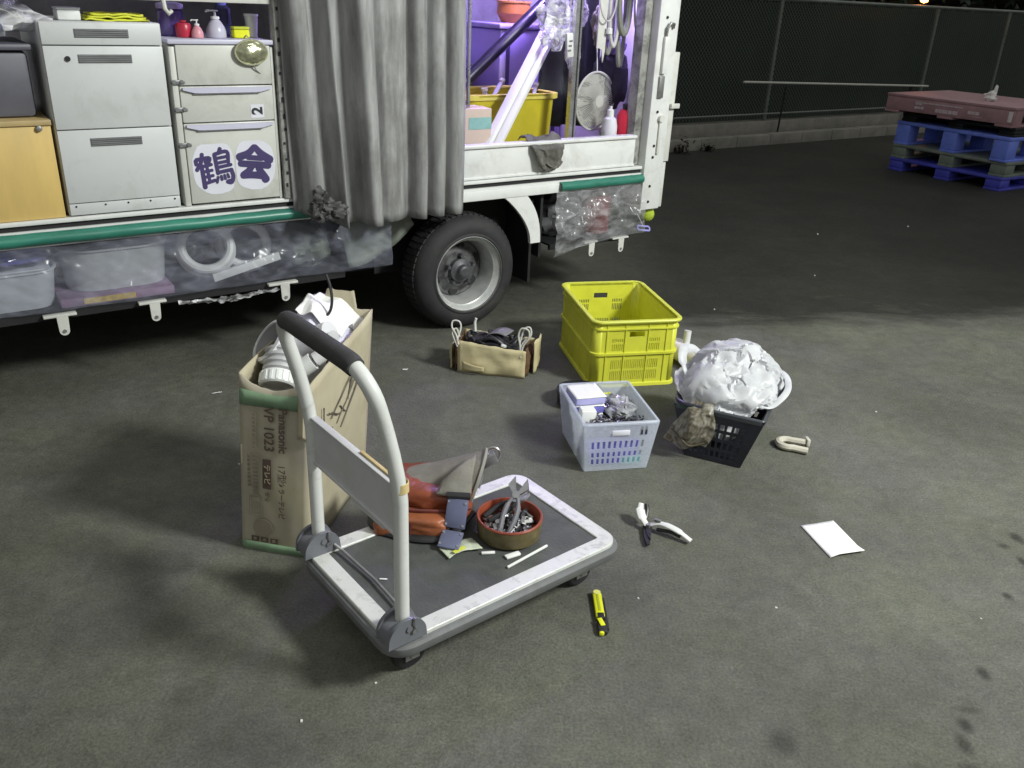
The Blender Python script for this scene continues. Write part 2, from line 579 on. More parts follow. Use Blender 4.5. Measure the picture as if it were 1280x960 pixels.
# posts and rails of the opening
m_ = MB()
m_.b2(1.235, 1.372, -0.066, 0.06, 0.50, 2.298, bev=0.006)
rp_ = m_.build('rear_post', white_paint, truck)
for z in (1.02, 0.845, 0.785, 0.63, 0.545, 1.48):
    MB().cyl((1.285, -0.065, z), (1.285, -0.071, z), 0.007, seg=10).build('bolt', dark_iron, rp_)
m_ = MB()
m_.tube([(1.285, -0.072, 1.37), (1.282, -0.082, 1.43), (1.30, -0.084, 1.455), (1.325, -0.082, 1.45), (1.33, -0.072, 1.43)], 0.007, 8)
m_.build('hook', grey_metal, rp_)
MB().b2(1.272, 1.305, -0.085, -0.067, 1.21, 1.39, bev=0.004).build('latch_rod', white_paint, rp_)
MB().b2(1.268, 1.303, -0.080, -0.067, 1.09, 1.20, bev=0.004).build('latch_block', grey_metal, rp_)
m_ = MB()
m_.b2(1.374, 1.412, -0.060, 0.055, 0.755, 1.315, bev=0.004)
m_.b2(1.374, 1.402, -0.055, 0.05, 0.505, 0.75, bev=0.004)
m_.build('door_edge', white_metal, truck)
m_ = MB()
m_.cyl((1.31, -0.067, 0.985), (1.31, -0.085, 0.985), 0.018, seg=12)
m_.b2(1.37, 1.43, -0.083, -0.067, 1.035, 1.06, bev=0.003)
m_.b2(1.302, 1.318, -0.078, -0.067, 0.80, 0.985, bev=0.003)
m_.build('latch_arm', white_metal, rp_)
MB().b2(1.184, 1.2345, -0.012, 0.06, 0.74, 2.298, bev=0.004).build('inner_post', dirty_grey, truck)
m_ = MB()
m_.b2(-0.768, -0.728, -0.06, -0.005, 0.739, 2.298, bev=0.003)
fp_ = m_.build('front_post', dirty_grey, truck)
for k in range(13):
    z = 0.80 + k * 0.055 + random.uniform(-.012, .012)
    MB().box((-0.755 + random.uniform(-.004, .006), -0.061, z), (0.008, 0.004, random.uniform(.008, .02))).build('slot', dark_iron, fp_)
m_ = MB()
m_.b2(-2.7, -0.768, -0.04, 0.0, 1.478, 1.535, bev=0.004)
ur_ = m_.build('upper_rail', dirty_grey if False else white_metal, truck)
m_ = MB()
m_.tube([(-1.165, -0.043, 1.49), (-1.163, -0.05, 1.452), (-1.152, -0.058, 1.436), (-1.142, -0.05, 1.446)], 0.008, 8)
m_.build('hook', white_metal, ur_)
# low side gate right of the curtain
m_ = MB()
m_.b2(0.0, 1.183, -0.032, -0.004, 0.7385, 0.885, bev=0.003)
m_.b2(0.0, 1.183, -0.046, 0.012, 0.886, 0.902, bev=0.004)
m_.b2(0.0, 1.183, -0.040, -0.032, 0.741, 0.754, bev=0.003)
m_.build('side_gate', white_paint, truck)
# slender aluminium frame inside the opening
m_ = MB()
m_.b2(0.845, 0.868, 0.12, 0.15, 0.735, 2.298)
m_.b2(0.878, 0.888, 0.12, 0.15, 0.735, 2.298)
m_.build('window_post', alu, truck)
MB().b2(0.236, 0.247, 0.14, 0.155, 0.735, 2.298).build('window_post', alu, truck)
MB().b2(0.869, 0.877, 0.122, 0.145, 0.735, 2.298).build('post_seal', black_pl, truck)
# chassis
m_ = MB()
m_.b2(-3.5, 1.30, 0.45, 0.55, 0.44, 0.60)
m_.b2(-3.5, 1.30, 1.10, 1.20, 0.44, 0.60)
for s in (-2.4, -1.5, -0.6, 0.5, 1.2):
    m_.b2(s - .04, s + .04, 0.02, 1.6, 0.605, 0.655)
m_.build('chassis_rail', dark_iron, truck)
m_ = MB()
m_.cyl((0.14, 0.16, 0.285), (0.14, 1.45, 0.285), 0.05, seg=14)
m_.lathe([(0.0, -.12), (.09, -.1), (.13, 0), (.09, .1), (0, .12)], 18, Matrix.Translation((0.14, 0.8, 0.285)) @ rotm(0, R(90), 0))
m_.build('axle', dark_iron, truck)
rim_m = M('wheel_silver', (0.55, 0.56, 0.55), 0.35, 0.35, var=0.08, dirt=0.4, dcol=(0.12, 0.12, 0.11), dscale=12)
hub_m = M('hub_dirty', (0.10, 0.10, 0.11), 0.5, 0.4, var=0.3, scale=20)
disc_m = M('wheel_disc_dirty', (0.16, 0.16, 0.165), 0.5, 0.3, var=0.3, scale=16, dirt=0.85, dcol=(0.025, 0.025, 0.025), dscale=12, dlow=0.38)
def wheel(t, flip=1):
    f = lambda h: Matrix.Translation((0.14, t, 0.286)) @ rotm(R(90) * flip)       # local z points out of the truck
    q = MB()
    q.lathe([(0.186, 0.004), (0.196, 0.012), (0.205, 0.008), (0.222, 0.012), (0.248, 0.006), (0.268, -0.010), (0.281, -0.028), (0.286, -0.05),
             (0.286, -0.125), (0.281, -0.15), (0.262, -0.166), (0.20, -0.17), (0.186, -0.165)], 56, f(0))
    ty = q.build('tyre', rubber, truck)
    q = MB()
    for k in range(56):
        a = 2 * PI * k / 56
        for sx in (-0.062, -0.098, -0.134):
            q.box((0, 0, 0), (0.013, 0.024, 0.034), Matrix.Rotation(a, 4, 'Z') @ Matrix.Translation((0.284, 0.006 * (sx < -.09), sx)))
    q.build('tread', rubber, ty, m=f(0))
    q = MB()
    q.lathe([(0.188, 0.010), (0.193, 0.004), (0.187, -0.004), (0.178, -0.010), (0.172, -0.022), (0.163, -0.028), (0.156, -0.05), (0.150, -0.085), (0.147, -0.12), (0.147, -0.15), (0.19, -0.15)], 48, f(0), closed=True)
    rm = q.build('rim', rim_m, truck)
    q = MB()
    q.lathe([(0.1468, -0.128), (0.138, -0.122), (0.126, -0.126), (0.098, -0.112), (0.085, -0.095), (0.06, -0.092), (0.0, -0.092), (0.0, -0.14), (0.1468, -0.14)], 40, f(0))
    q.build('wheel_disc', disc_m, rm)
    for k in range(6):
        q = MB()
        a = 2 * PI * (k + .35) / 6
        q.lathe([(0.0, 0.001), (0.017, 0.001), (0.017, -0.004), (0, -0.004)], 12, Matrix.Rotation(a, 4, 'Z') @ Matrix.Translation((0.119, 0, -0.1165)) @ rotm(0, R(-14), 0) @ Matrix.Diagonal((1, 1.5, 1, 1)))
        q.build('vent_hole', dark_iron, rm, m=f(0))
    q = MB()
    q.lathe([(0.0, -0.030), (0.022, -0.030), (0.030, -0.036), (0.034, -0.06), (0.045, -0.066), (0.06, -0.07), (0.062, -0.092), (0.0, -0.0925)], 28, f(0))
    hb = q.build('hub', hub_m, truck)
    for k in range(5):
        a = 2 * PI * k / 5 + .3
        q = MB()
        q.cyl((0.074 * math.cos(a), 0.074 * math.sin(a), -0.094), (0.074 * math.cos(a), 0.074 * math.sin(a), -0.066), 0.012, 0.010, 6)
        q.build('wheel_nut', hub_m, hb, m=f(0), smooth=0)
wheel(-0.055)
wheel(1.60, -1)
# fender strip behind the wheel and its dark lining
def fender(u, v):
    a = R(64 - 66 * u)
    rr = 0.40 + 0.0 * v
    wd = 0.115 * (0.28 + 0.72 * u ** 0.6) if False else 0
    s = 0.10 + rr * math.cos(a) * 1.05
    return Vector((s, 0, 0))
m_ = MB()
ou, inn = [], []
for k in range(15):
    u = k / 14
    z = 0.641 - 0.245 * u
    si = 0.345 + 0.165 * math.sin(u * PI / 2) ** 0.9
    so = 0.565 - 0.085 * (1 - u) ** 2.5 + 0.006 * u
    ou.append((so, z)); inn.append((si, z))
m_.prism(ou + inn[::-1], 0.02, Matrix.Translation((0, -0.030, 0)) @ rotm(R(90)))
m_.build('fender', white_paint, truck)
m_ = MB()
m_.b2(-0.22, 0.60, 0.26, 0.28, 0.25, 0.655)
m_.b2(0.60, 0.615, -0.0, 0.28, 0.30, 0.635)
m_.build('wheel_arch', dark_iron, truck)
MB().b2(0.56, 0.575, 0.03, 0.25, 0.16, 0.60).build('mud_flap', black_pl, truck)

# under-body racks with their white clips
def rack(s0, s1, clips, z0=0.352):
    q = MB()
    q.b2(s0, s1, -0.02, 0.42, z0 + .02, z0 + .03)
    for t in (-0.02, 0.40):
        q.b2(s0, s1, t, t + .018, z0, z0 + .02)
    for s in (s0, (s0 + s1) / 2, s1 - .02):
        q.b2(s, s + .02, 0.40, 0.418, z0 + .031, 0.655)
    rk = q.build('under_rack', dark_iron, truck)
    for s, wdt in clips:
        c = MB()
        c.b2(s - wdt / 2, s + wdt / 2, -0.052, -0.022, z0 + .016, z0 + .026, bev=0.002)
        pr = [(-0.020, 0.018), (0.020, 0.018)]
        pr += [(0.018 * math.cos(a), -0.040 + 0.018 * math.sin(a)) for a in [R(0 - 180 * i / 8) for i in range(9)]]
        c.prism(pr, 0.006, Matrix.Translation((s + .006, -0.046, z0)) @ rotm(R(90)))
        cl = c.build('clip', white_metal, rk)
        c = MB()
        c.cyl((s + .006, -0.053, z0 - .04), (s + .006, -0.057, z0 - .04), 0.007, seg=10)
        c.build('rivet', grey_metal, cl)
    return rk
rack(-2.4, -0.50, [(-2.05, .11), (-1.675, .115), (-1.340, .105), (-0.80, .13)])
rack(0.66, 1.22, [(0.915, .09), (1.125, .115)], 0.335)

# ---------------------------------------------------------------- cabinets standing along the opening
FZ = 0.7395      # top of the sill lip
def tthing(name, label, cat_, s, t, z, rz=0.0, group=None):
    return thing(name, label, cat_, TW(s, t, z), TY + rz, group)

# white steel cabinet: three drawers (local x along the truck, z up, front at y = 0)
fc = tthing('file_cabinet', 'white steel cabinet with three drawers and slotted grey handles', 'cabinet', -1.581, -0.040, FZ)
CW, CH = 0.398, 0.664
MB().b2(0, CW, 0.016, 0.50, 0.0, CH, bev=0.003).build('cabinet_body', cab_white, fc)
for z0, z1, hx, hz in ((0.048, 0.305, 0.195, 0.262), (0.309, 0.586, 0.197, 0.545), (0.590, CH - .002, 0.196, 0.628)):
    d = MB().b2(0.003, CW - 0.003, -0.004, 0.0155, z0, z1, bev=0.0025).build('drawer', cab_white, fc)
    q = MB()
    q.b2(hx - 0.088, hx + 0.088, -0.0065, -0.0042, hz - 0.014, hz + 0.014)
    for k in range(4):
        q.b2(hx - 0.086, hx + 0.086, -0.010, -0.0064, hz - 0.012 + k * 0.0065, hz - 0.0095 + k * 0.0065)
    q.build('handle', grip_grey, d)
q = MB()
q.cyl((0.075, -0.004, 0.545), (0.075, -0.010, 0.545), 0.009, seg=14)
q.build('keyhole', dark_iron, fc)
pl = MB().b2(0.003, CW - 0.003, -0.003, 0.0155, 0.004, 0.045, bev=0.002).build('plinth', cab_white, fc)
for x in (0.025, 0.125, 0.205, 0.285, 0.375):
    MB().cyl((x, -0.003, 0.036), (x, -0.0055, 0.036), 0.0035, seg=8).build('screw', black_ink, pl)

# cream drawer unit with side latches and two big characters
du = tthing('drawer_unit', 'cream plastic three drawer unit with side latches and two large purple characters', 'drawers', -1.166, -0.036, FZ)
DW, DH = 0.393, 0.606
q = MB()
q.b2(0, DW, 0.03, 0.46, 0, DH - .012, bev=0.003)
q.b2(0, 0.022, -0.004, 0.03, 0, DH - .02, bev=0.003)
q.b2(DW - .012, DW, -0.004, 0.03, 0, DH - .02, bev=0.003)
q.build('drawer_frame', cream_pl, du)
MB().b2(-0.002, DW + .002, -0.012, 0.455, DH - .0115, DH + .006, bev=0.004).build('top_board', lilac_pl, du)
def drawer(z0, z1, lip):
    d = MB().b2(0.0235, DW - 0.0135, -0.010, 0.029, z0, z1, bev=0.004).build('drawer', cream_pl, du)
    if lip:
        q = MB()
        n = 16
        top, bot = [], []
        for k in range(n + 1):
            x = 0.032 + (DW - 0.055) * k / n
            e = abs(2 * k / n - 1)
            top.append((x, z1 - 0.004)); bot.append((x, z1 - 0.024 + 0.012 * max(0, (e - .72) / .28)))
        q.prism(top + bot[::-1], 0.012, Matrix.Translation((0, -0.0101, 0)) @ rotm(R(90)))
        q.build('pull_lip', lilac_pl, d)
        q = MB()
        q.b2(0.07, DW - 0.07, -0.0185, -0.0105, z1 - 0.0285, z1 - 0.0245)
        q.build('lip_shade', grip_grey, d)  # dark strip painting the shade under the lip
    return d
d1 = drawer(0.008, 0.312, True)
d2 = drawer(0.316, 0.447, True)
d3 = drawer(0.451, DH - 0.014, False)
def blob(parent, cx, cz, rx, rz, seed, y=-0.0102):
    q = MB()
    P = []
    for k in range(26):
        a = 2 * PI * k / 26
        k_ = 1 + 0.13 * noise.noise(Vector((math.cos(a) * 1.6, math.sin(a) * 1.6, seed)))
        P.append((cx + rx * k_ * math.copysign(abs(math.cos(a)) ** .7, math.cos(a)), cz + rz * k_ * math.copysign(abs(math.sin(a)) ** .7, math.sin(a))))
    q.prism(P, 0.0008, Matrix.Translation((0, y, 0)) @ rotm(R(90)))
    return q.build('sticker', sticker, parent)
blob(d1, 0.121, 0.140, 0.083, 0.098, 1.3)
blob(d1, 0.284, 0.143, 0.082, 0.095, 5.1)
def brush(strokes, cx, cz, size, rot, parent, bold_=1.0):
    """one thick brush-written character; strokes in a unit square, (x, y) with y up, and half widths"""
    q = MB()
    for n_, (w0, w1, pts) in enumerate(strokes):
        P = cat([(x, y, 0) for x, y in pts], 5) if len(pts) > 2 else [Vector((*pts[0], 0)).lerp(Vector((*pts[1], 0)), k / 6) for k in range(7)]
        L_, R_ = [], []
        m_ = len(P) - 1
        for i, p in enumerate(P):
            t = (P[min(i + 1, m_)] - P[max(i - 1, 0)]).normalized()
            nn = Vector((-t.y, t.x, 0)); w_ = (w0 + (w1 - w0) * i / m_) * bold_
            L_.append(p + nn * w_); R_.append(p - nn * w_)
        t0 = (P[0] - P[1]).normalized(); t1 = (P[-1] - P[-2]).normalized()
        def capr(c, t, w_):
            nn = Vector((-t.y, t.x, 0))
            return [c + t * (w_ * .8 * math.sin(a)) + nn * (w_ * math.cos(a)) for a in (PI * .25, PI * .5, PI * .75)]
        poly = L_ + [p for p in capr(P[-1], t1, w1 * bold_)] + R_[::-1] + [p for p in capr(P[0], t0, w0 * bold_)]
        q.prism([(p.x * size, p.y * size) for p in poly], .0008 + .00006 * n_)
    me_m = Matrix.Translation((cx, -0.0112, cz)) @ rotm(R(90)) @ Matrix.Rotation(rot, 4, 'Z')
    return q.build('lettering', purple_ink, parent, m=me_m, smooth=0)
S_ = .052
brush([(.055, .075, [(-.02, .50), (-.20, .30), (-.50, .16)]), (.055, .085, [(.0, .50), (.20, .30), (.50, .10)]), (.05, .05, [(-.22, .165), (.24, .145)]),
       (.062, .068, [(-.46, -.03), (.46, -.07)]), (.06, .06, [(-.06, -.06), (-.16, -.22), (-.36, -.38)]), (.065, .07, [(-.38, -.40), (-.05, -.38), (.30, -.40)]),
       (.06, .08, [(.12, -.16), (.26, -.34), (.38, -.52)])], 0.283, 0.152, 0.126, R(-5), d1, 1.65)
brush([(.045, .045, [(-.50, .30), (-.50, .18)]), (.045, .045, [(-.48, .32), (-.10, .32), (-.13, .20)]), (.045, .045, [(-.28, .46), (-.36, .22), (-.52, .02)]), (.04, .045, [(-.20, .34), (-.22, .20)]),
       (.045, .055, [(-.36, .14), (-.37, -.20), (-.38, -.52)]), (.038, .038, [(-.36, .10), (-.06, .12)]), (.036, .036, [(-.35, -.06), (-.07, -.05)]), (.036, .036, [(-.35, -.22), (-.07, -.21)]), (.04, .04, [(-.37, -.41), (-.04, -.36)]), (.038, .038, [(-.21, .16), (-.21, -.38)]),
       (.045, .04, [(.28, .54), (.20, .40)]), (.045, .045, [(.08, .40), (.08, .10), (.08, -.18)]), (.042, .042, [(.08, .40), (.46, .42), (.45, .10)]), (.036, .036, [(.10, .27), (.44, .28)]), (.036, .036, [(.10, .13), (.44, .14)]), (.038, .038, [(.08, .0), (.52, .02)]), (.042, .042, [(.08, -.15), (.52, -.13)]),
       (.045, .05, [(.50, -.13), (.52, -.34), (.44, -.50), (.32, -.46)]), (.035, .03, [(.06, -.28), (.0, -.44)]), (.03, .035, [(.16, -.26), (.16, -.38)]), (.03, .035, [(.26, -.25), (.27, -.37)]), (.03, .035, [(.36, -.24), (.38, -.34)])], 0.121, 0.142, 0.130, R(6), d1, 1.32)
q = MB()
q.b2(0.285, 0.338, -0.0110, -0.0101, 0.326, 0.376)
q.build('sticker', sticker, d2)
text('2', 0.058, black_ink, d2, (0.312, -0.0116, 0.352), rot=R(90), bold=0.002, depth=0.0008)
for z in (0.235, 0.365, 0.428 + .035):
    q = MB()
    q.b2(-0.006, 0.028, -0.016, -0.0045, z - 0.008, z + 0.008, bev=0.003)
    q.cyl((0.004, -0.012, z), (0.004, -0.022, z), 0.0075, seg=10)
    q.cyl((0.032, -0.0102, z + .002), (0.032, -0.020, z + .002), 0.007, seg=10)
    q.b2(0.026, 0.044, -0.0165, -0.0102, z - 0.006, z + 0.006, bev=0.002)
    q.build('latch', grip_grey, du)

# yellow plywood box at the left edge and the grey bin on it
yb = tthing('plywood_box', 'yellow plywood box with a small knob under the grey bin', 'wooden box', -2.30, -0.038, FZ)
MB().b2(0, 0.706, 0.0, 0.45, 0, 0.325, bev=0.003).build('box_body', plywood, yb)
MB().b2(-0.004, 0.709, -0.008, 0.455, 0.326, 0.345, bev=0.003).build('lid', M('plywood_edge', (0.45, 0.33, 0.15), 0.6, dirt=0.4), yb)
MB().lathe([(0.0, 0.016), (0.009, 0.013), (0.011, 0.006), (0.006, 0)], 14, Matrix.Translation((0.668, -0.0002, 0.317)) @ rotm(R(90))).build('knob', grey_metal, yb)
gbm = M('bin_grey', (0.10, 0.10, 0.125), 0.5, var=0.12, dirt=0.3)
gb = tthing('storage_bin', 'dark grey plastic bin standing on the yellow plywood box', 'bin', -2.20, 0.0, FZ + 0.346)
q = MB()
q.box((0.295, 0.2, 0.11), (0.57, 0.36, 0.22), bev=0.02)
q.build('bin_body', gbm, gb)
MB().box((0.295, 0.2, 0.2325), (0.602, 0.40, 0.022), bev=0.008).build('bin_lid', gbm, gb)
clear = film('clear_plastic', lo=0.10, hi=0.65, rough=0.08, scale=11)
def crumple_ball(name, rx, ry, rz, seed, rough=0.35, nu=36, nv=24, flat=0.0):
    q = MB()
    def f(u, v):
        a, e = 2 * PI * u, PI * (v - .5) * 0.998
        d = Vector((math.cos(e) * math.cos(a), math.cos(e) * math.sin(a), math.sin(e)))
        k = 1 + rough * (fb(d.x * 1.7 + seed, d.y * 1.7, d.z * 1.7, 3)) + rough * 0.9 * (crease(d, int(seed * 3) % 12, 1.6, .3) - .55)
        p = Vector((d.x * rx * k, d.y * ry * k, d.z * rz * k))
        if p.z < -rz * (1 - flat):
            p.z = -rz * (1 - flat)
        return p
    q.grid(f, nu, nv, wrap=True)
    return q
cb = tthing('clear_bag', 'crumpled clear plastic bag on top of the dark grey bin', 'plastic bag', -1.80, 0.10, FZ + 0.346 + 0.245 + 0.10)
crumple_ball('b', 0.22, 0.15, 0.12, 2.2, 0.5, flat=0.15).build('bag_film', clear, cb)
crumple_ball('b', 0.10, 0.09, 0.07, 6.2, 0.5).build('bag_content', M('lilac_bundle', (0.25, 0.22, 0.45), 0.35, var=0.4, scale=14), cb, m=Matrix.Translation((0.05, 0.03, -0.02)))

# things on the white cabinet
zc = FZ + CH + 0.001
o = tthing('white_case', 'small white plastic case on top of the white steel cabinet', 'case', -1.465, 0.09, zc)
q = MB(); q.box((0, 0, 0.0165), (0.075, 0.09, 0.033), bev=0.005); q.build('case_body', white_paint, o)
q = MB(); q.box((0, 0, 0.0375), (0.078, 0.093, 0.008), bev=0.003); q.build('case_lid', cab_white, o)
yel = M('bright_yellow', (0.66, 0.68, 0.04), 0.45, var=0.12, scale=18)
o = tthing('yellow_cloth', 'flat folded yellow cloth lying on the white steel cabinet', 'cloth', -1.31, 0.10, zc)
for k in range(3):
    q = MB()
    q.grid(lambda u, v: Vector(((u - .5) * (.215 - .02 * k), (v - .5) * .14, 0.005 + 0.009 * k + 0.006 * (fb(u * 4 + k * 3, v * 4, k, 3) + .3))), 18, 10)
    q.build('fold', yel, o, solid=0.006)

# bottles and pots on the cream drawer unit
zd = FZ + DH + 0.0075
def pump(s, t, h, r, body, cap, label, grp=None):
    o = tthing('pump_bottle', label, 'bottle', s, t, zd, rz=random.uniform(-.5, .5), group=grp)
    MB().lathe([(0.0, 0.0), (r * .95, 0.0), (r, .004), (r, h * .22), (r * .90, h * .36), (r * .62, h * .54), (r * .38, h * .63), (r * .36, h * .66)], 24).build('bottle_body', body, o)
    MB().lathe([(0.0, h * .66), (r * .44, h * .66), (r * .44, h * .74), (r * .2, h * .76), (r * .12, h * .77), (r * .12, h * .92), (0, h * .92)], 18).build('collar', cap, o)
    q = MB()
    q.box((r * -.18, 0, h * .95), (r * .95, r * .42, h * .05), bev=h * .012)
    q.tube([(-r * .55, 0, h * .95), (-r * .8, 0, h * .945), (-r * .95, 0, h * .90)], r * .11, 8)
    q.build('pump_head', cap, o)
    return o
pump_body = M('bottle_lilac', (0.50, 0.49, 0.58), 0.3, var=0.04)
pump(-0.955, 0.06, 0.100, 0.037, pump_body, white_paint, 'tall white pump bottle in the middle of the cream drawer unit top')
red_m = M('red_plastic', (0.42, 0.02, 0.05), 0.35, var=0.15)
pump(-1.035, 0.03, 0.065, 0.022, M('pink_bottle', (0.62, 0.28, 0.32), 0.35), white_paint, 'small pink pump bottle beside the red lidded pot')
o = tthing('red_pot', 'small round red pot beside the pink pump bottle', 'pot', -1.075, 0.065, zd)
MB().lathe([(0, 0), (0.026, 0), (0.03, .01), (0.03, .04), (0.024, .05), (0, .052)], 20).build('pot_body', red_m, o)
MB().lathe([(0.0, 0.0525), (0.012, 0.0525), (0.012, .058), (0, .06)], 14).build('pot_knob', red_m, o)
pur = M('purple_glassy', (0.10, 0.06, 0.24), 0.15, var=0.2, coat=0.5)
o = tthing('purple_jar', 'dark purple jar with pale lid at the back left of the cream drawer unit', 'jar', -1.095, 0.155, zd)
MB().lathe([(0, 0), (0.045, 0), (0.048, .01), (0.048, .085), (0.04, .095), (0, .095)], 22).build('jar_body', pur, o)
MB().lathe([(0, .0955), (0.049, .0955), (0.05, .112), (0.03, .118), (0, .119)], 22).build('jar_lid', M('jar_lid_lilac', (0.36, 0.30, 0.55), 0.35), o)
o = tthing('yellow_sponge', 'bright yellow sponge on the cream drawer unit next to the tall pump bottle', 'sponge', -0.866, 0.05, zd)
q = MB(); q.box((0, 0, 0.0155), (0.062, 0.045, 0.031), bev=0.006); q.build('foam', M('sponge_yellow', (0.72, 0.74, 0.02), 0.8, var=0.1, bump=0.5, bscale=200), o)
q = MB(); q.box((0, 0, 0.0365), (0.062, 0.045, 0.009), bev=0.003); q.build('scourer', M('scourer', (0.55, 0.6, 0.05), 0.9, bump=0.6, bscale=300), o)
o = tthing('white_cup', 'slim white cup at the right end of the cream drawer unit', 'cup', -0.807, 0.085, zd)
MB().lathe([(0, 0), (0.020, 0), (0.026, .085), (0.0235, .085), (0.018, .006), (0, .006)], 22).build('cup_body', cab_white, o)
MB().lathe([(0.0262, .078), (0.0282, .080), (0.0282, .0865), (0.0262, .0865)], 22, closed=True).build('cup_rim', white_paint, o)
o = tthing('spray_can', 'tall dark blue can behind the yellow sponge', 'can', -0.895, 0.16, zd)
MB().lathe([(0, 0), (0.03, 0), (0.032, .004), (0.032, .10), (0.022, .112), (0, .112)], 20).build('can_body', M('can_navy', (0.03, 0.03, 0.09), 0.3, var=0.2), o)
MB().lathe([(0, .1125), (0.017, .1125), (0.017, .135), (0, .138)], 16).build('can_cap', M('can_cap', (0.12, 0.12, 0.5), 0.4), o)

# round gold-coloured packet hanging over the top drawer
gold = M('gold_foil', (0.36, 0.36, 0.24), 0.25, 0.55, var=0.45, scale=24, bump=0.5, bscale=50)
o = tthing('foil_packet', 'round gold foil packet hanging on the cream drawer unit', 'packet', -0.866, -0.062, 1.308)
q = MB()
q.grid(lambda u, v: Vector((0.064 * (v ** .5) * math.cos(2 * PI * u), -0.020 * (1 - v) - 0.005 * fb(3 * v * math.cos(6.283 * u), 3 * v * math.sin(6.283 * u), 2, 3), 0.046 * (v ** .5) * math.sin(2 * PI * u))), 30, 8, wrap=True)
q.grid(lambda u, v: Vector((0.064 * (v ** .5) * math.cos(2 * PI * u), 0.014 * (1 - v), 0.046 * (v ** .5) * math.sin(2 * PI * u))), 30, 6, wrap=True)
q.build('foil_body', gold, o)
q = MB()
q.tube([(0.062 * math.cos(a), -0.002, 0.044 * math.sin(a)) for a in [2 * PI * k / 40 for k in range(40)]], 0.0035, 6, closed=True)
q.build('foil_rim', M('gold_rim', (0.70, 0.70, 0.48), 0.2, 0.6), o)
q = MB()
q.tube([(0.0, 0.0, 0.045), (-0.01, 0.012, 0.06), (-0.014, 0.03, 0.05)], 0.0025, 6)
q.tube([(0.005, 0.0, -0.045), (0.018, 0.01, -0.065), (0.035, 0.016, -0.078)], 0.0025, 6)
q.build('cord', M('cord_grey', (0.3, 0.3, 0.28), 0.7), o)

# ---------------------------------------------------------------- curtain
def curtain_material():
    m, n, b, N, L = newmat('curtain_cloth')
    tc = N.new('ShaderNodeTexCoord')
    def nz(scale, st):
        mp = N.new('ShaderNodeMapping')
        mp.inputs['Scale'].default_value = st
        L.new(tc.outputs['Object'], mp.inputs[0])
        t = N.new('ShaderNodeTexNoise')
        t.inputs['Scale'].default_value = scale
        t.inputs['Detail'].default_value = 6
        t.inputs['Roughness'].default_value = 0.65
        L.new(mp.outputs[0], t.inputs[0])
        return t.outputs[0]
    rp = N.new('ShaderNodeValToRGB')
    rp.color_ramp.elements[0].position = 0.32
    rp.color_ramp.elements[1].position = 0.66
    rp.color_ramp.elements[0].color = (0.165, 0.165, 0.165, 1)
    rp.color_ramp.elements[1].color = (0.42, 0.42, 0.42, 1)
    L.new(nz(7, (2.6, 1, 0.28)), rp.inputs[0])
    dr = N.new('ShaderNodeMapRange')
    dr.inputs[1].default_value = 0.5
    dr.inputs[2].default_value = 0.74
    dr.inputs[4].default_value = 0.7
    L.new(nz(5, (1, 1, 0.6)), dr.inputs[0])
    mx = N.new('ShaderNodeMix')
    mx.data_type = 'RGBA'
    mx.inputs[7].default_value = (0.10, 0.095, 0.085, 1)
    L.new(dr.outputs[0], mx.inputs[0])
    L.new(rp.outputs[0], mx.inputs[6])
    L.new(mx.outputs[2], b.inputs['Base Color'])
    b.inputs['Roughness'].default_value = 0.55
    b.inputs['Specular IOR Level'].default_value = 0.3
    bp = N.new('ShaderNodeBump')
    bp.inputs['Strength'].default_value = 0.25
    bp.inputs['Distance'].default_value = 0.003
    L.new(nz(60, (1, 1, 0.4)), bp.inputs['Height'])
    L.new(bp.outputs[0], b.inputs['Normal'])
    return m
cur_m = curtain_material()
cu = tthing('curtain', 'grey vinyl curtain hanging in dirty folds over the truck side', 'curtain', 0, 0, 0)
fold = [(-.740, -.075), (-.715, -.085), (-.685, -.135), (-.650, -.150), (-.622, -.135), (-.606, -.085), (-.585, -.070), (-.560, -.085), (-.548, -.148), (-.535, -.150),
        (-.527, -.100), (-.505, -.078), (-.470, -.075), (-.446, -.095), (-.432, -.165), (-.395, -.172), (-.372, -.150), (-.360, -.118), (-.325, -.135), (-.280, -.128), (-.240, -.110),
        (-.215, -.100), (-.195, -.135), (-.160, -.148), (-.135, -.120), (-.118, -.095), (-.098, -.130), (-.062, -.140), (-.040, -.115), (-.025, -.095), (-.005, -.125), (.030, -.135), (.066, -.115)]
fp = cat([(a, b_, 0) for a, b_ in fold], 3)
NF = len(fp) - 1
def cfun(u, v):
    k = u * NF
    i = min(NF - 1, int(k))
    p = fp[i].lerp(fp[i + 1], k - i)
    z = 0.615 + (2.27 - 0.615) * v
    top = max(0, (z - 1.0)) / 1.27
    am = 1 - 0.35 * top
    lean = -0.045 * max(0, (z - 0.615)) / 0.9 * max(0, min(1, (-0.25 - p.x) / 0.2)) * (1 if p.x > -0.70 else 0.3)
    t = -0.085 + (p.y + 0.095) * am * 1.45 + 0.005 * fb(p.x * 5, z * 1.6, 4.0, 2)
    s = p.x + lean + 0.004 * fb(p.x * 3, z * 1.5, 9.0, 2)
    if v < 0.12:
        z += (0.12 - v) / 0.12 * (0.004 * noise.noise(Vector((p.x * 7, 0, 2))) + (0.06 if p.x < -0.55 else 0.0) * min(1, (-0.55 - p.x) / 0.12))
    return Vector((s, min(t, -0.072), z))
MB().grid(cfun, NF, 46).build('cloth', cur_m, cu, smooth=180, solid=0.0015)
q = MB()
q.tube([(s, -0.085, 2.275) for s in (-.80, 0.1)], 0.010, 8)
q.build('curtain_rod', grey_metal, cu)
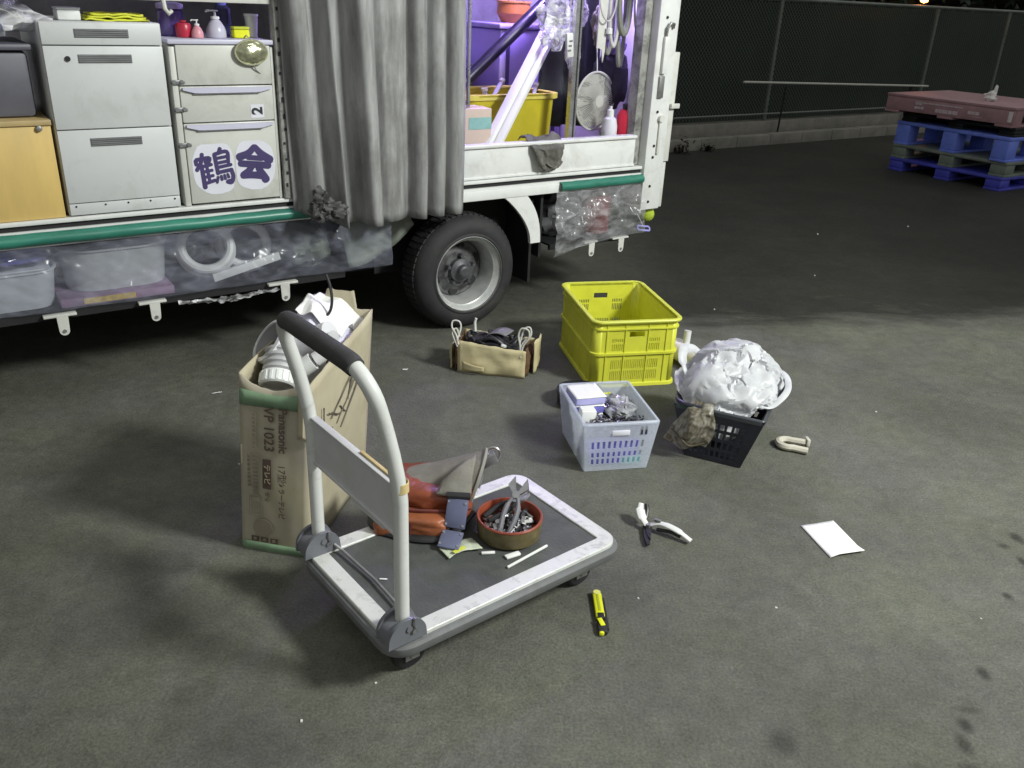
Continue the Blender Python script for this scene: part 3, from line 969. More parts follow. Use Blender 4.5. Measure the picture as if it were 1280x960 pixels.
# the gathered lower left corner, tied up and far darker than the curtain
tie_m = M('tied_cloth_dark', (0.055, 0.054, 0.055), 0.6, var=0.5, scale=18, dirt=0.6, dcol=(0.015, 0.015, 0.014), dscale=12)
q = MB()
for k, (dx, dz, rx, rz_, an) in enumerate(((-.650, .735, .040, .052, -30), (-.610, .700, .055, .034, 10), (-.675, .700, .030, .040, 20))):
    c = crumple_ball('b', rx, 0.026, rz_, 3.3 + 1.7 * k, 0.75, 40, 26)
    c.b.transform(Matrix.Translation((dx, -0.175, dz)) @ rotm(0, R(an), 0))
    me_ = bpy.data.meshes.new('tmp'); c.b.to_mesh(me_); c.b.free(); q.b.from_mesh(me_); bpy.data.meshes.remove(me_)
q.build('tied_corner', tie_m, cu, smooth=30)

# ---------------------------------------------------------------- clear sheets over the racks and what is behind them
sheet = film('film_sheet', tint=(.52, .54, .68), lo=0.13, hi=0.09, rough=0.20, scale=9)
fo = tthing('plastic_sheet', 'long clear plastic sheet wrapped over the rack left of the wheel', 'plastic sheet', 0, 0, 0)
def f1(u, v):
    s = -2.4 + 2.12 * u
    z = 0.645 - 0.295 * v
    wr = 0.020 * fb(s * 3.2 + 2.0 * z, z * 5, 1.0, 2) + 0.070 * (crease(Vector((s, 0, z * 1.3)), 1, 2.6) - .55) + 0.055 * (crease(Vector((s, .3, z)), 2, 6, .08) - .55) + 0.020 * (crease(Vector((s, .6, z)), 5, 17, .05) - .55)
    t = -0.043 - 0.02 * math.sin(PI * v) + wr * (0.25 + 0.75 * math.sin(PI * min(1, v * 1.05)))
    if v > 0.86:
        t += (v - 0.86) * 0.5
        z += (v - .86) * 0.05
    return Vector((s, t, z))
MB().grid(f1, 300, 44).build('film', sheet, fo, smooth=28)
q = MB()
q.grid(lambda u, v: Vector((-1.24 + .42 * u, -0.055 + 0.05 * v + 0.02 * fb(u * 9, v * 4, 5, 4), 0.352 - 0.035 * math.sin(PI * u) * v + 0.016 * fb(u * 8, v * 3, 2, 4))), 40, 6)
q.build('loose_edge', film('film_edge', lo=0.25, hi=0.7), fo, smooth=60)
fo2 = tthing('plastic_sheet', 'short crumpled clear plastic sheet over the rack behind the wheel', 'plastic sheet', 0, 0, 0)
def f2(u, v):
    s = 0.655 - 0.02 * math.sin(PI * v) + (0.575 + 0.07 * v) * u
    z = 0.645 - (0.275 + 0.065 * (1 - u) ** 2) * v
    wr = 0.025 * fb(s * 6 + 5 * z, z * 6 - s * 3, 4.0, 2) + 0.090 * (crease(Vector((s - .7 * z, 0, z * .8)), 3, 3.6) - .55) + 0.060 * (crease(Vector((s, .3, z)), 4, 8, .08) - .55) + 0.022 * (crease(Vector((s, .6, z)), 6, 20, .05) - .55)
    return Vector((s + 0.02 * fb(z * 8, s * 3, 2, 3) * v, -0.052 - 0.03 * math.sin(PI * v) + wr * (0.2 + 0.8 * math.sin(PI * min(1, v))), z))
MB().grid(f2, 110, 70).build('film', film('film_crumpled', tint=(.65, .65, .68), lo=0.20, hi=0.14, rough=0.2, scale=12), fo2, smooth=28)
rz0 = 0.383
def tub_mesh(wx, wy, h, r, th=0.005, flare=0.9):
    q = MB()
    path = rrect(wx * flare, wy * flare, r, 6)
    q.sweep(path, [(0, 0.0), (wx * (1 - flare) / 2, h), (wx * (1 - flare) / 2 + .01, h), (wx * (1 - flare) / 2 + .01, h - .008), (wx * (1 - flare) / 2 + .002, h - .01), (0.004, -0.0)])
    c = [q.b.verts.new((p[0], p[1], 0.002)) for p, o_ in path]
    q.b.faces.new(c)
    return q
tub_grey = M('tub_grey', (0.40, 0.41, 0.43), 0.45, var=0.07, dirt=0.25, dcol=(0.2, 0.2, 0.2))
tub_pale = M('tub_pale', (0.40, 0.42, 0.46), 0.4, var=0.05)
o = tthing('grey_tub', 'grey plastic tub behind the clear sheet in the left rack', 'tub', -1.425, 0.19, rz0 + .035)
tub_mesh(0.40, 0.30, 0.17, 0.10).build('tub_body', tub_grey, o)
q = MB(); q.box((0, 0.0, 0.166), (0.37, 0.26, 0.012), bev=0.005); q.build('tub_lid', tub_grey, o)
o = tthing('flat_carton', 'flat printed carton lying under the grey tub in the left rack', 'carton', -1.45, 0.17, rz0 + .0005)
q = MB(); q.box((0, 0, 0.0165), (0.42, 0.34, 0.033), bev=0.002); q.build('carton_body', M('carton_purple', (0.20, 0.12, 0.20), 0.6, var=0.3, scale=7), o)
q = MB(); q.b2(-0.13, 0.06, -0.1725, -0.1702, 0.006, 0.028); q.build('carton_label', M('carton_label', (0.42, 0.30, 0.08), 0.6, var=0.4, scale=30), o)
o = tthing('white_tub', 'pale tub at the far left end of the left rack', 'tub', -1.86, 0.19, rz0)
tub_mesh(0.42, 0.32, 0.15, 0.07).build('tub_body', tub_pale, o)
q = MB(); q.box((0, 0, 0.146), (0.39, 0.28, 0.01), bev=0.004); q.build('tub_lid', tub_pale, o)
o = tthing('blue_bundle', 'dark blue plastic bundle lying on the pale tub in the left rack', 'bundle', -1.84, 0.16, rz0 + .152 + .055)
crumple_ball('b', 0.19, 0.12, 0.055, 8.8, 0.4, flat=.1).build('bundle_body', M('blue_film', (0.07, 0.07, 0.26), 0.15, var=0.5, scale=10), o)
hose_m = M('white_hose', (0.62, 0.62, 0.63), 0.45, var=0.06)
def coil(s, t, z, r, tilt, label, n=2, tr=0.020):
    o = tthing('hose_coil', label, 'hose', s, t, z, group=None)
    for j in range(n):
        q = MB()
        pts = [(r * (1 - .06 * j) * math.cos(2 * PI * k / 36), r * (1 - .06 * j) * math.sin(2 * PI * k / 36), tr * 2.05 * j) for k in range(36)]
        q.tube(pts, tr, 10, closed=True)
        q.build('loop', hose_m, o, m=rotm(tilt, R(-20), 0))
    return o
coil(-1.06, 0.15, rz0 + .125, 0.105, R(58), 'left coil of white hose behind the clear sheet beside the grey tub', 2)
coil(-0.89, 0.17, rz0 + .115, 0.10, R(62), 'right coil of white hose behind the clear sheet under the curtain', 2)
o = tthing('white_board', 'white flat strip leaning over the white hose coils', 'strip', -0.92, 0.055, rz0 + .03)
q = MB(); q.box((0, 0, 0.025), (0.30, 0.02, 0.035), rotm(0, R(-12), 0), bev=0.003); q.build('strip_body', hose_m, o)
o = tthing('grey_sack', 'dull grey green cloth bundle at the right end of the left rack', 'bundle', -0.64, 0.17, rz0 + .095)
crumple_ball('b', 0.13, 0.14, 0.10, 4.4, 0.3, flat=.05).build('bundle_body', M('sack', (0.16, 0.18, 0.15), 0.75, var=0.25), o)
# mud cover right of the rack
q = MB()
q.grid(lambda u, v: Vector((-0.50 + .34 * u + .05 * v, 0.05 + 0.02 * fb(u * 3, v * 3, 3, 3), 0.64 - (.27 - .17 * u ** 2) * v)), 16, 10)
q.build('splash_cover', M('cover_green_grey', (0.19, 0.21, 0.18), 0.55, var=0.2, dirt=0.5), truck, solid=0.004)
# right rack contents
o = tthing('red_can', 'dark red can behind the clear sheet in the right rack', 'can', 1.07, 0.13, 0.366)
MB().lathe([(0, 0), (0.085, 0), (0.088, .006), (0.088, .20), (0.06, .215), (0, .215)], 28).build('can_body', M('dull_red', (0.20, 0.035, 0.04), 0.45, var=0.2), o)
MB().lathe([(0, .2155), (0.03, .2155), (0.03, .235), (0, .238)], 16).build('can_cap', black_pl, o)
o = tthing('grey_bundle', 'grey cloth bundle beside the dark red can in the right rack', 'bundle', 0.83, 0.15, 0.366 + .10)
crumple_ball('b', 0.13, 0.12, 0.105, 5.9, 0.35, flat=.05).build('bundle_body', M('bundle_grey', (0.14, 0.14, 0.15), 0.7, var=0.3), o)
o = tthing('green_ball', 'yellow green ball at the rear corner under the truck post', 'ball', 1.352, 0.0, 0.455)
MB().lathe([(0.042 * math.sin(PI * k / 14), -0.042 * math.cos(PI * k / 14)) for k in range(15)], 24).build('ball_shell', M('ball_felt', (0.38, 0.50, 0.04), 0.85, var=0.2, scale=40, bump=0.5, bscale=300), o)
MB().tube([(0, 0, .042), (-.002, 0, .09), (-.004, -.01, .14)], 0.002, 6).build('cord', hose_m, o)
o = tthing('purple_tag', 'flat lilac plastic tag below the yellow green ball', 'tag', 1.305, -0.03, 0.385)
q = MB()
pth = rrect(0.105, 0.034, 0.0168, 8)
q.sweep(pth, [(0, -.006), (0, .006), (-.010, .006), (-.010, -.006)])
q.build('tag_ring', M('lilac_tag', (0.28, 0.27, 0.62), 0.4), o, m=rotm(R(60), R(10), 0))
MB().tube([(0.0, 0, .012), (-.02, .01, .05), (-.05, .02, .10)], 0.002, 6).build('tag_cord', hose_m, o)

# ---------------------------------------------------------------- goods inside the truck, right of the curtain
BED = 0.7355
tub_y = M('tub_yellow', (0.50, 0.43, 0.02), 0.4, var=0.08, dirt=0.3, dcol=(0.25, 0.22, 0.05))
o = tthing('yellow_tub', 'big yellow plastic tub standing behind the white side gate', 'tub', 0.62, 0.52, BED)
q = tub_mesh(0.60, 0.40, 0.345, 0.06, flare=0.92)
q.build('tub_body', tub_y, o)
q = MB()
q.sweep(rrect(0.60, 0.40, 0.06, 6), [(0.006, .318), (.018, .322), (.018, .348), (0.0, .350), (-.012, .345), (-.012, .338), (.004, .335)])
q.build('tub_rim', M('tub_rim_yellow', (0.60, 0.52, 0.10), 0.4, dirt=0.4, dcol=(0.4, 0.36, 0.2)), o)
for k, (x, y, l, r_) in enumerate(((-.16, -.06, .16, .012), (.0, .02, .1, .014), (.19, -.05, .13, .011), (-.05, .08, .14, .012))):
    o2 = tthing('tool_shaft', ['pale slim shaft sticking out of the left end of the yellow tub', 'short pale shaft in the middle of the yellow tub',
        'pale slim shaft at the right end of the yellow tub', 'pale shaft at the back of the yellow tub'][k], 'shaft', 0.62 + x, 0.52 + y, BED + 0.20, group='shafts standing in the yellow tub')
    MB().tube([(0, 0, 0), (.06 * (k - 1.2), .01, l * .6), (.10 * (k - 1.2), .02, l + .04)], r_, 8).build('rod', lilac_pl, o2)
    MB().cyl((.10 * (k - 1.2), .02, l + .041), (.105 * (k - 1.2), .02, l + .055), r_ * 1.3, seg=10).build('end_cap', white_paint, o2)
o = tthing('carton', 'pinkish carton with a pale blue label in front of the yellow tub', 'carton', 0.235, 0.185, BED)
q = MB(); q.box((0, 0, 0.155), (0.24, 0.15, 0.31), bev=0.003); q.build('carton_body', M('pink_carton', (0.55, 0.44, 0.38), 0.65, var=0.08, scale=5), o)
q = MB(); q.b2(-0.01, 0.118, -0.0775, -0.0755, 0.215, 0.27); q.build('carton_label', M('cyan_label', (0.22, 0.42, 0.40), 0.6, var=0.2), o)
MB().b2(-0.12, 0.12, -0.015, 0.015, 0.3105, 0.312).build('carton_tape', M('packing_tape', (0.5, 0.42, 0.26), 0.3), o)
# two white channel bars leaning up
bar_m = M('white_pvc_bar', (0.78, 0.78, 0.78), 0.35, var=0.03)
for k, (dx, dt) in enumerate(((0, 0), (0.058, -0.012))):
    a = Vector((0.206 + dx, 0.05 + dt, BED + .012)); b_ = Vector((0.845 + dx * .75, 0.36 + dt, 1.405 - .01 * k))
    o = thing('white_bar', ['left of two long white bars leaning in front of the yellow tub', 'right of two long white bars leaning in front of the yellow tub'][k], 'bar', TW(*a), TY, 'long white bars leaning in the truck')
    L_ = (b_ - a)
    mt = L_.to_track_quat('Z', 'Y').to_matrix().to_4x4()
    q = MB(); q.b2(-.020, .020, -.014, .014, 0, L_.length, bev=0.002); q.build('bar_body', bar_m, o, m=mt)
    q = MB(); q.b2(-.021, .021, -.015, .015, L_.length + .0005, L_.length + .012, bev=0.002); q.build('bar_end', lilac_pl, o, m=mt)
purp = M('purple_bin', (0.42, 0.34, 0.70), 0.45, var=0.08, scale=4)
o = tthing('purple_bin', 'large violet bin lit purple at the back of the truck', 'bin', 1.085, 1.00, BED)
q = MB(); q.box((0, 0, 0.32), (0.47, 0.40, 0.64), bev=0.02); q.build('bin_body', purp, o)
q = MB(); q.box((0, 0, 0.6545), (0.50, 0.43, 0.028), bev=0.01); q.build('bin_lid', M('lilac_lid', (0.42, 0.36, 0.66), 0.4), o)
for x in (-.18, .17):
    MB().b2(x - .012, x + .012, -0.2065, -0.2005, 0.05, 0.62, bev=.002).build('bin_rib', M('dark_violet', (0.06, 0.04, 0.14), 0.5), o)
o = tthing('orange_pot', 'orange brown pot on top of the violet bin', 'pot', 1.06, 0.98, BED + .669)
MB().lathe([(0, 0), (.07, 0), (.10, .05), (.095, .11), (.088, .11), (.09, .05), (0, .01)], 24).build('pot_body', M('pot_orange', (0.42, 0.16, 0.03), 0.5), o)
MB().lathe([(.0955, .104), (.104, .108), (.104, .116), (.0955, .118)], 24, closed=True).build('pot_rim', M('pot_rim_o', (0.5, 0.24, 0.06), 0.5), o)
o = tthing('dark_pole', 'thick dark pole running diagonally in front of the violet bin', 'pole', 0.45, 0.68, BED)
MB().tube([(0, 0, .30), (0.72, 0.02, .86)], 0.034, 14).build('pole_shaft', M('pole_dark', (0.012, 0.01, 0.025), 0.35), o)
MB().tube([(-.02, 0, 0), (0, 0, .30)], 0.026, 12).build('pole_foot', black_pl, o)
MB().tube([(0.722, 0.02, .862), (0.95, .025, 1.04)], 0.030, 12).build('pole_sleeve', black_pl, o)
o = tthing('white_jug', 'pale jug standing on a shelf behind the curtain edge', 'jug', 0.62, 1.15, 1.30)
crumple_ball('b', .09, .08, .13, 1.0, .15).build('jug_body', lilac_pl, o)
MB().cyl((0, 0, .12), (0, 0, .17), .03, seg=14).build('jug_cap', white_paint, o)
o = tthing('wall_shelf', 'narrow shelf fixed across the back of the truck', 'shelf', 0.0, 1.02, 1.155)
MB().b2(-0.5, 0.82, 0, 0.55, 0, 0.02).build('shelf_board', M('shelf_violet', (0.22, 0.18, 0.35), 0.5), o)
for x in (-.3, .6):
    MB().b2(x, x + .02, 0.02, 0.55, -.42, -.001).build('bracket', dark_iron, o)
# hanging bag with a white remote, round tray, bottles
o = tthing('hanging_bag', 'shiny clear bag hanging inside the opening beside the post', 'plastic bag', 0.775, 0.20, 1.44)
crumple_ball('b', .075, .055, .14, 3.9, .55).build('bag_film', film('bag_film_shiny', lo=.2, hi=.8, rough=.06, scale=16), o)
MB().tube([(0, 0, .12), (0.01, 0, .3), (0.0, 0, .6)], .004, 6).build('bag_cord', white_paint, o)
o = tthing('white_remote', 'small white remote control hanging at the post of the opening', 'remote', 0.795, 0.095, 1.335)
q = MB(); q.box((0, 0, 0), (.042, .018, .115), rotm(0, R(-6), 0), bev=.006); q.build('remote_body', white_paint, o)
q = MB()
for k in range(3):
    q.box((0.001 + k * -.003, -.0098, .02 - .022 * k), (.020, .003, .009), rotm(0, R(-6), 0), bev=.001)
q.build('button', grip_grey, o)
MB().tube([(-.006, 0, .058), (0, .01, .2), (0, .02, .7)], .002, 6).build('cord', white_paint, o)
o = tthing('fan_guard', 'round pale wire fan guard hanging right of the aluminium post', 'fan guard', 1.075, 0.20, 1.05)
mt = rotm(R(90), 0, R(8))
fan_m = M('fan_guard_wire', (.46, .46, .42), .5, var=.1)
MB().tube([(.148 * math.cos(2 * PI * k / 48), .148 * math.sin(2 * PI * k / 48), 0) for k in range(48)], .006, 8, closed=True).build('guard_rim', fan_m, o, m=mt)
q = MB()
for k in range(56):
    a = 2 * PI * k / 56
    q.tube([(.030 * math.cos(a), .030 * math.sin(a), .030), (.10 * math.cos(a + .10), .10 * math.sin(a + .10), .026), (.146 * math.cos(a + .22), .146 * math.sin(a + .22), .002)], .0013, 4)
tag(q.build('guard_wires', fan_m, o, m=mt), kind='stuff')
MB().lathe([(0, .036), (.030, .034), (.033, .028), (0, .026)], 24).build('guard_hub', fan_m, o, m=mt)
MB().lathe([(0, -.010), (.140, -.010), (.140, -.014), (0, -.014)], 40).build('guard_cloth', film('guard_film', (.5, .5, .45), .45, .75, .5, 10), o, m=mt)
MB().tube([(.0, -.0, .15), (0, .02, .3), (0, .03, .9)], .003, 6).build('cord', white_paint, o)
o = tthing('white_bottle', 'white bottle with rounded shoulders standing behind the gate near the rear post', 'bottle', 1.105, 0.10, BED)
MB().lathe([(0, 0), (.038, 0), (.042, .005), (.042, .20), (.034, .235), (.018, .248), (0, .248)], 24).build('bottle_body', M('bottle_white', (0.66, 0.66, 0.72), 0.3, var=.03), o)
MB().lathe([(0, .2485), (.019, .2485), (.019, .28), (.008, .286), (.008, .30), (0, .30)], 16).build('bottle_cap', white_paint, o)
o = tthing('red_cylinder', 'dark red cylinder with a black top behind the gate beside the rear post', 'extinguisher', 1.200, 0.085, BED)
MB().lathe([(0, 0), (.042, 0), (.045, .006), (.045, .25), (.03, .28), (0, .282)], 24).build('cylinder_body', M('fire_red', (0.50, 0.015, 0.04), 0.3, var=.1), o)
MB().lathe([(0, .2825), (.018, .2825), (.02, .31), (0, .315)], 16).build('valve', black_pl, o)
MB().tube([(.0, -.015, .30), (.03, -.045, .27), (.035, -.05, .14)], .007, 8).build('hose', black_pl, o)
o = tthing('dark_flask', 'small dark bottle between the fan guard and the white bottle', 'bottle', 1.045, 0.085, BED)
MB().lathe([(0, 0), (.024, 0), (.026, .004), (.026, .12), (.012, .15), (0, .15)], 20).build('flask_body', M('dark_bottle', (0.03, 0.03, 0.04), 0.2), o)
MB().lathe([(0, .1505), (.013, .1505), (.013, .175), (0, .177)], 14).build('flask_cap', grip_grey, o)
o = tthing('dark_bag', 'dark soft bag hanging at the rear post with a violet top', 'bag', 1.225, 0.26, 1.16)
crumple_ball('b', .09, .07, .16, 7.7, .35).build('bag_body', M('dark_cloth_bag', (0.035, 0.03, 0.045), 0.8, var=.3), o)
crumple_ball('b', .055, .05, .045, 1.7, .35).build('bag_flap', M('violet_cloth', (0.20, 0.15, 0.36), 0.7, var=.2), o, m=Matrix.Translation((-.01, -.03, .165)))
cord_w = M('cord_white', (0.55, 0.55, 0.50), 0.6, var=.1)
cord_g = M('cord_grey_green', (0.20, 0.21, 0.17), 0.6, var=.2)
lab = ['white strap with a notched end hanging near the rear post', 'looped white cable hanging right of the white strap', 'thick grey cable loop hanging near the rear post',
       'thin white cord loop over the white strap', 'grey green hose hanging beside the rear post', 'bundle of dull cords hanging by the rear post', 'short pale tie hanging left of the rear post']
for k in range(7):
    s_ = (1.02, 1.09, 1.145, 1.03, 1.17, 1.115, 1.20)[k]
    o = tthing('strap' if k == 0 else 'cable', lab[k], 'cord', s_, (.13, .12, .11, .105, .15, .19, .08)[k], 1.75, group='cords hanging inside by the rear post')
    q = MB()
    if k == 0:
        q.prism([(-.022, 0), (.03, 0), (.032, -.44), (.022, -.50), (.010, -.44), (-.006, -.43), (-.024, -.43)], .006, rotm(R(90)))
        q.build('strap', M('strap_white', (0.62, 0.62, 0.58), 0.5), o)
        MB().lathe([(0, .03), (.016, .026), (.018, 0), (0, -.004)], 14, Matrix.Translation((.038, -.02, -.36))).build('toggle', white_paint, o)
    else:
        dr = (0, .42, .36, .30, .52, .46, .33)[k]
        wd = (0, .03, .035, .055, .02, .03, .015)[k]
        pts = cat([(-wd * .6, 0, 0), (-wd, .0, -dr * .5), (-wd * .8, -.01, -dr * .85), (0, -.015, -dr), (wd * .8, -.01, -dr * .8), (wd, 0, -dr * .4), (wd * .5, .01, 0)], 6)
        q.tube(pts, (0, .009, .016, .004, .012, .010, .006)[k], 8)
        q.build('cable_loop', (cord_w, cord_w, cord_g, cord_w, cord_g, cord_g, cord_w)[k], o)
        MB().cyl((0, 0, -.012), (0, 0, .02), wd * 1.1 + .01, seg=12).build('cable_tie', black_pl, o)
o = tthing('dark_backdrop', 'added dark backdrop standing in for the gloom behind the fan guard and cords', 'coat', 1.13, 0.50, 1.75)  # dark sheet added to black out the lit wall behind
def backdropf(u, v):
    return Vector(((u - .5) * (.34 + .12 * v), -.05 * math.sin(PI * u) + .03 * math.sin(u * 19) * (.3 + v) + .02 * fb(u * 4, v * 4, 2, 3), -.86 * v))
MB().grid(backdropf, 40, 24).build('backdrop_sheet', M('backdrop_cloth', (.030, .036, .034), .8, var=.4), o, smooth=80, solid=.006)
MB().tube([(-.16, 0, -.0), (0, 0, .05), (.16, 0, -.0)], .008, 8).build('backdrop_rod', steel, o)
MB().tube([(0, 0, .05), (0, 0, .54)], .004, 6).build('backdrop_cord', steel, o)
clut = [('bag', 1.00, .32, 1.50, .06, .12, 'greyish clear bag of odds and ends hanging above the fan guard'), ('bag', 1.16, .30, 1.42, .05, .10, 'dull olive pouch hanging behind the cable loops'),
        ('bag', 0.93, .24, 1.30, .04, .09, 'small crumpled silver bag hanging left of the fan guard')]
for k, (nm, s_, t_, z_, r_, h_, lb) in enumerate(clut):
    o = tthing('hanging_bag', lb, 'bag', s_, t_, z_)
    crumple_ball('b', r_, r_ * .8, h_, 2.5 + k, .4).build('bag_body', (film('grey_bag_film', (.5, .5, .5), .3, .8, .15, 14), M('olive_pouch', (.12, .12, .08), .7, var=.4), film('silver_film', (.6, .6, .62), .4, .9, .12, 18))[k], o)
    MB().tube([(0, 0, h_ * .9), (0.01, 0, h_ + .2), (0, 0, 2.27 - z_)], .004, 6).build('bag_cord', cord_w, o)
# rag draped over the gate
rag = M('rag_grey', (0.13, 0.125, 0.11), 0.85, var=.45, scale=14, dirt=.6, dcol=(.03, .03, .028), dscale=16)
o = tthing('rag', 'dirty grey rag draped over the white side gate', 'rag', 0.585, -0.015, 0.905)
def ragf(u, v):
    a = (v - .35) * 1.0
    wv = .012 * fb(u * 5, v * 4, 3, 4)
    x = (u - .5) * (.21 - .10 * max(0, v - .4)) + .025 * (v - .4)
    if v < .35:
        return Vector((x, .02 + .12 * (.35 - v) + wv, .016 + .02 * math.sin(PI * u * 3) * .5 + wv - .10 * (.35 - v) ** 1.5))
    k = (v - .35) / .65
    return Vector((x, .015 - min(k * 4, 1) * .068 + wv * 1.3 - .012 * math.sin(u * 11) * min(1, k * 3), .018 * (1 - min(1, k * 5)) - .155 * k * (1 - .25 * abs(u - .45) * 2) + wv))
MB().grid(ragf, 30, 34).build('cloth', rag, o, solid=.003, smooth=70)
q = MB()
q.tube(cat([((u - .5) * .10 + .035, -.056 + .004 * math.sin(u * 20), -.128 + .10 * (u - .5) ** 2) for u in [k / 10 for k in range(11)]], 3), .004, 6)
q.build('hem', M('rag_hem', (.2, .19, .16), .85), o)

# violet tube lamp under the roof
o = tthing('violet_lamp', 'violet fluorescent lamp lighting the back of the truck', 'lamp', 1.0, 0.62, 2.0)
em = M('violet_glow', (0.32, 0.16, 1.0), 0.4, var=0.0, emis=6)
MB().cyl((-.28, 0, 0), (.28, 0, 0), 0.014, seg=14).build('tube', em, o)
MB().b2(-.30, .30, -.03, .03, .02, .299).build('fitting', white_paint, o)
lamp('violet_light', 'POINT', TW(1.0, 0.50, 1.93), 78, (0.52, 0.38, 1.0), shadow_soft_size=0.08)

# ---------------------------------------------------------------- fence, kerb, net, pallets
FX, FY = Vector((1.76, 10.07, 0)), math.atan2(0.572, 0.820)
conc = M('concrete', (0.23, 0.22, 0.195), 0.85, var=.15, scale=6, bump=.4, bscale=90, dirt=.6, dcol=(.10, .10, .085), dscale=3)
k_ = thing('kerb', 'low concrete kerb running along the foot of the chain link fence', 'kerb', FX, FY)
x = -8.0
while x < 12:
    MB().b2(x, x + .594, 0.0, .13, -.05, .125 + random.uniform(-.004, .004), bev=.008).build('kerb_stone', conc, k_)
    x += .6
MB().b2(-8, 12, .40, .62, -.05, .215, bev=.01).build('fence_footing', conc, k_)
MB().b2(-8, 12, .131, .399, -.05, .03).build('gutter', M('gutter_soil', (.03, .03, .025), .9, var=.4), k_)
galv = M('galvanised', (0.20, 0.22, 0.20), 0.45, 0.5, var=.15, dirt=.5, dcol=(.12, .12, .10))
fe = thing('chain_link_fence', 'chain link fence on grey posts along the back of the yard', 'fence', FX, FY)
for x in (-4.75, -1.37, 2.01, 5.39, 7.35, 10.8):
    MB().tube([(x, .50, .21), (x, .50, 1.64)], .028, 10).build('fence_post', galv, fe)
MB().tube([(-8, .50, 1.655), (12, .50, 1.655)], .021, 10).build('top_rail', galv, fe)
MB().tube([(-8, .475, .30), (12, .475, .30)], .012, 8).build('bottom_rail', galv, fe)
q = MB()
H0, H1 = .24, 1.64
def wire(xa, xb, za, zb, y):
    q.cyl((xa, y, za), (xb, y, zb), .0021, seg=3, caps=False)
x = -6.0
while x < 10.5:
    wire(x, x + (H1 - H0) * .9, H0, H1, .466); wire(x + (H1 - H0) * .9, x, H0, H1, .469)
    x += .055
tag(q.build('chain_mesh', M('wire_green', (.10, .13, .105), .5, .3), fe, smooth=0), kind='stuff')
netm = M('shade_net', (.007, .011, .009), .8, var=.35, scale=3, bump=.5, bscale=120)
o = thing('shade_net', 'dark green netting hung behind the chain link fence', 'net', FX, FY)
MB().grid(lambda u, v: Vector((-8 + 20 * u, .62 + .04 * fb(u * 40, v * 3, 1, 3) + .03 * math.sin(u * 90), .10 + 1.52 * v)), 160, 8).build('net_cloth', netm, o, smooth=180)
# dense dark hedge beyond the fence, made tall to cover the lighter sky
q = MB()
for k in range(9000):
    x = random.uniform(-9, 13); z = random.uniform(.1, 4.6) ; y = random.uniform(1.0, 2.6)
    if z > 3.7 + .8 * noise.noise(Vector((x * .5, 0, 3))):
        continue
    c = Vector((x, y, z)); a = Vector((random.gauss(0, 1), random.gauss(0, 1), random.gauss(0, 1))).normalized() * .11
    b_ = a.cross(Vector((random.random(), random.random(), 1))).normalized() * .06
    q.b.faces.new([q.b.verts.new(c - a), q.b.verts.new(c + b_), q.b.verts.new(c + a), q.b.verts.new(c - b_)])
h_ = q.build('hedge', M('hedge_leaf', (.022, .034, .018), .7, var=.5, scale=2), None, smooth=0)
h_.location = FX; h_.rotation_euler.z = FY
tag(h_, 'dark hedge beyond the chain link fence', 'hedge', kind='stuff')
o = thing('thin_bar', 'long thin pale bar lying across in front of the fence beside the pallets', 'bar', FX, FY)
MB().tube([(1.30, .30, .715), (5.3, .34, .60)], .014, 8).build('bar_shaft', M('pale_bar', (.5, .5, .46), .4), o)
MB().tube([(4.9, .34, .0), (4.9, .34, .598)], .03, 8).build('bar_stand', dark_iron, o)
MB().tube([(2.1, .33, .03), (2.1, .30, .675)], .012, 8).build('bar_stand', dark_iron, o)

def pallet(name, label, pos, yaw, lx, ly, h, mat, deckt, openw=.55, group='plastic pallets in the stack'):
    o = thing(name, label, 'pallet', pos, yaw, group)
    q = MB()
    q.b2(0, lx, 0, ly, h - deckt, h, bev=.006)
    q.build('deck', mat, o)
    bw = .17
    for i in range(3):
        for j in range(3):
            x = (lx - bw) * i / 2; y = (ly - bw) * j / 2
            MB().b2(x + .004, x + bw - .004, y + .004, y + bw - .004, .024, h - deckt - .0005, bev=.008).build('block', mat, o)
    q = MB()
    for j in range(3):
        y = (ly - bw) * j / 2
        q.b2(0.002, lx - .002, y + .002, y + bw - .002, 0, .0235, bev=.003)
    q.build('skid', mat, o)
    for j in range(0):
        pass
    return o
pm = {'violet': M('pallet_violet', (.07, .075, .50), .45, var=.2, dirt=.4, dcol=(.03, .03, .08)),
      'grey': M('pallet_grey_green', (.19, .22, .19), .55, var=.2, dirt=.4),
      'blue': M('pallet_blue', (.18, .26, .86), .4, var=.12, dirt=.3, dcol=(.05, .06, .2)),
      'black': M('pallet_black', (.012, .014, .016), .6, var=.3),
      'maroon': M('pallet_maroon', (.36, .205, .235), .5, var=.15, dirt=.4, dcol=(.16, .11, .08))}
pc = Vector((4.675, 8.50, 0))
e1 = math.atan2(.845, -.535)            # edge that runs back to the left corner
py_ = e1 - PI / 2
LX, LY = 1.15, 1.27
pallet('pallet', 'violet blue pallet at the bottom of the stack', pc, py_, LX, LY, .132, pm['violet'], .03)
pallet('pallet', 'grey green pallet second from the bottom of the stack', pc + Vector((.02, .01, .1325)), py_ + R(1), LX, LY, .142, pm['grey'], .03)
pallet('pallet', 'bright blue pallet in the middle of the stack', pc + Vector((-.01, .015, .275)), py_ - R(1), LX, LY, .235, pm['blue'], .035)
pallet('pallet', 'black pallet filling the dark gap under the maroon one', pc + Vector((.02, .03, .5105)), py_, LX - .03, LY - .03, .088, pm['black'], .03)  # added black layer keeps the gap above the blue pallet dark
mp_ = pallet('pallet', 'maroon pallet with pale print on top of the stack', pc + Vector((-.045, -.0, .599)), py_ + R(2.5), LX + .02, LY + .10, .185, pm['maroon'], .03)
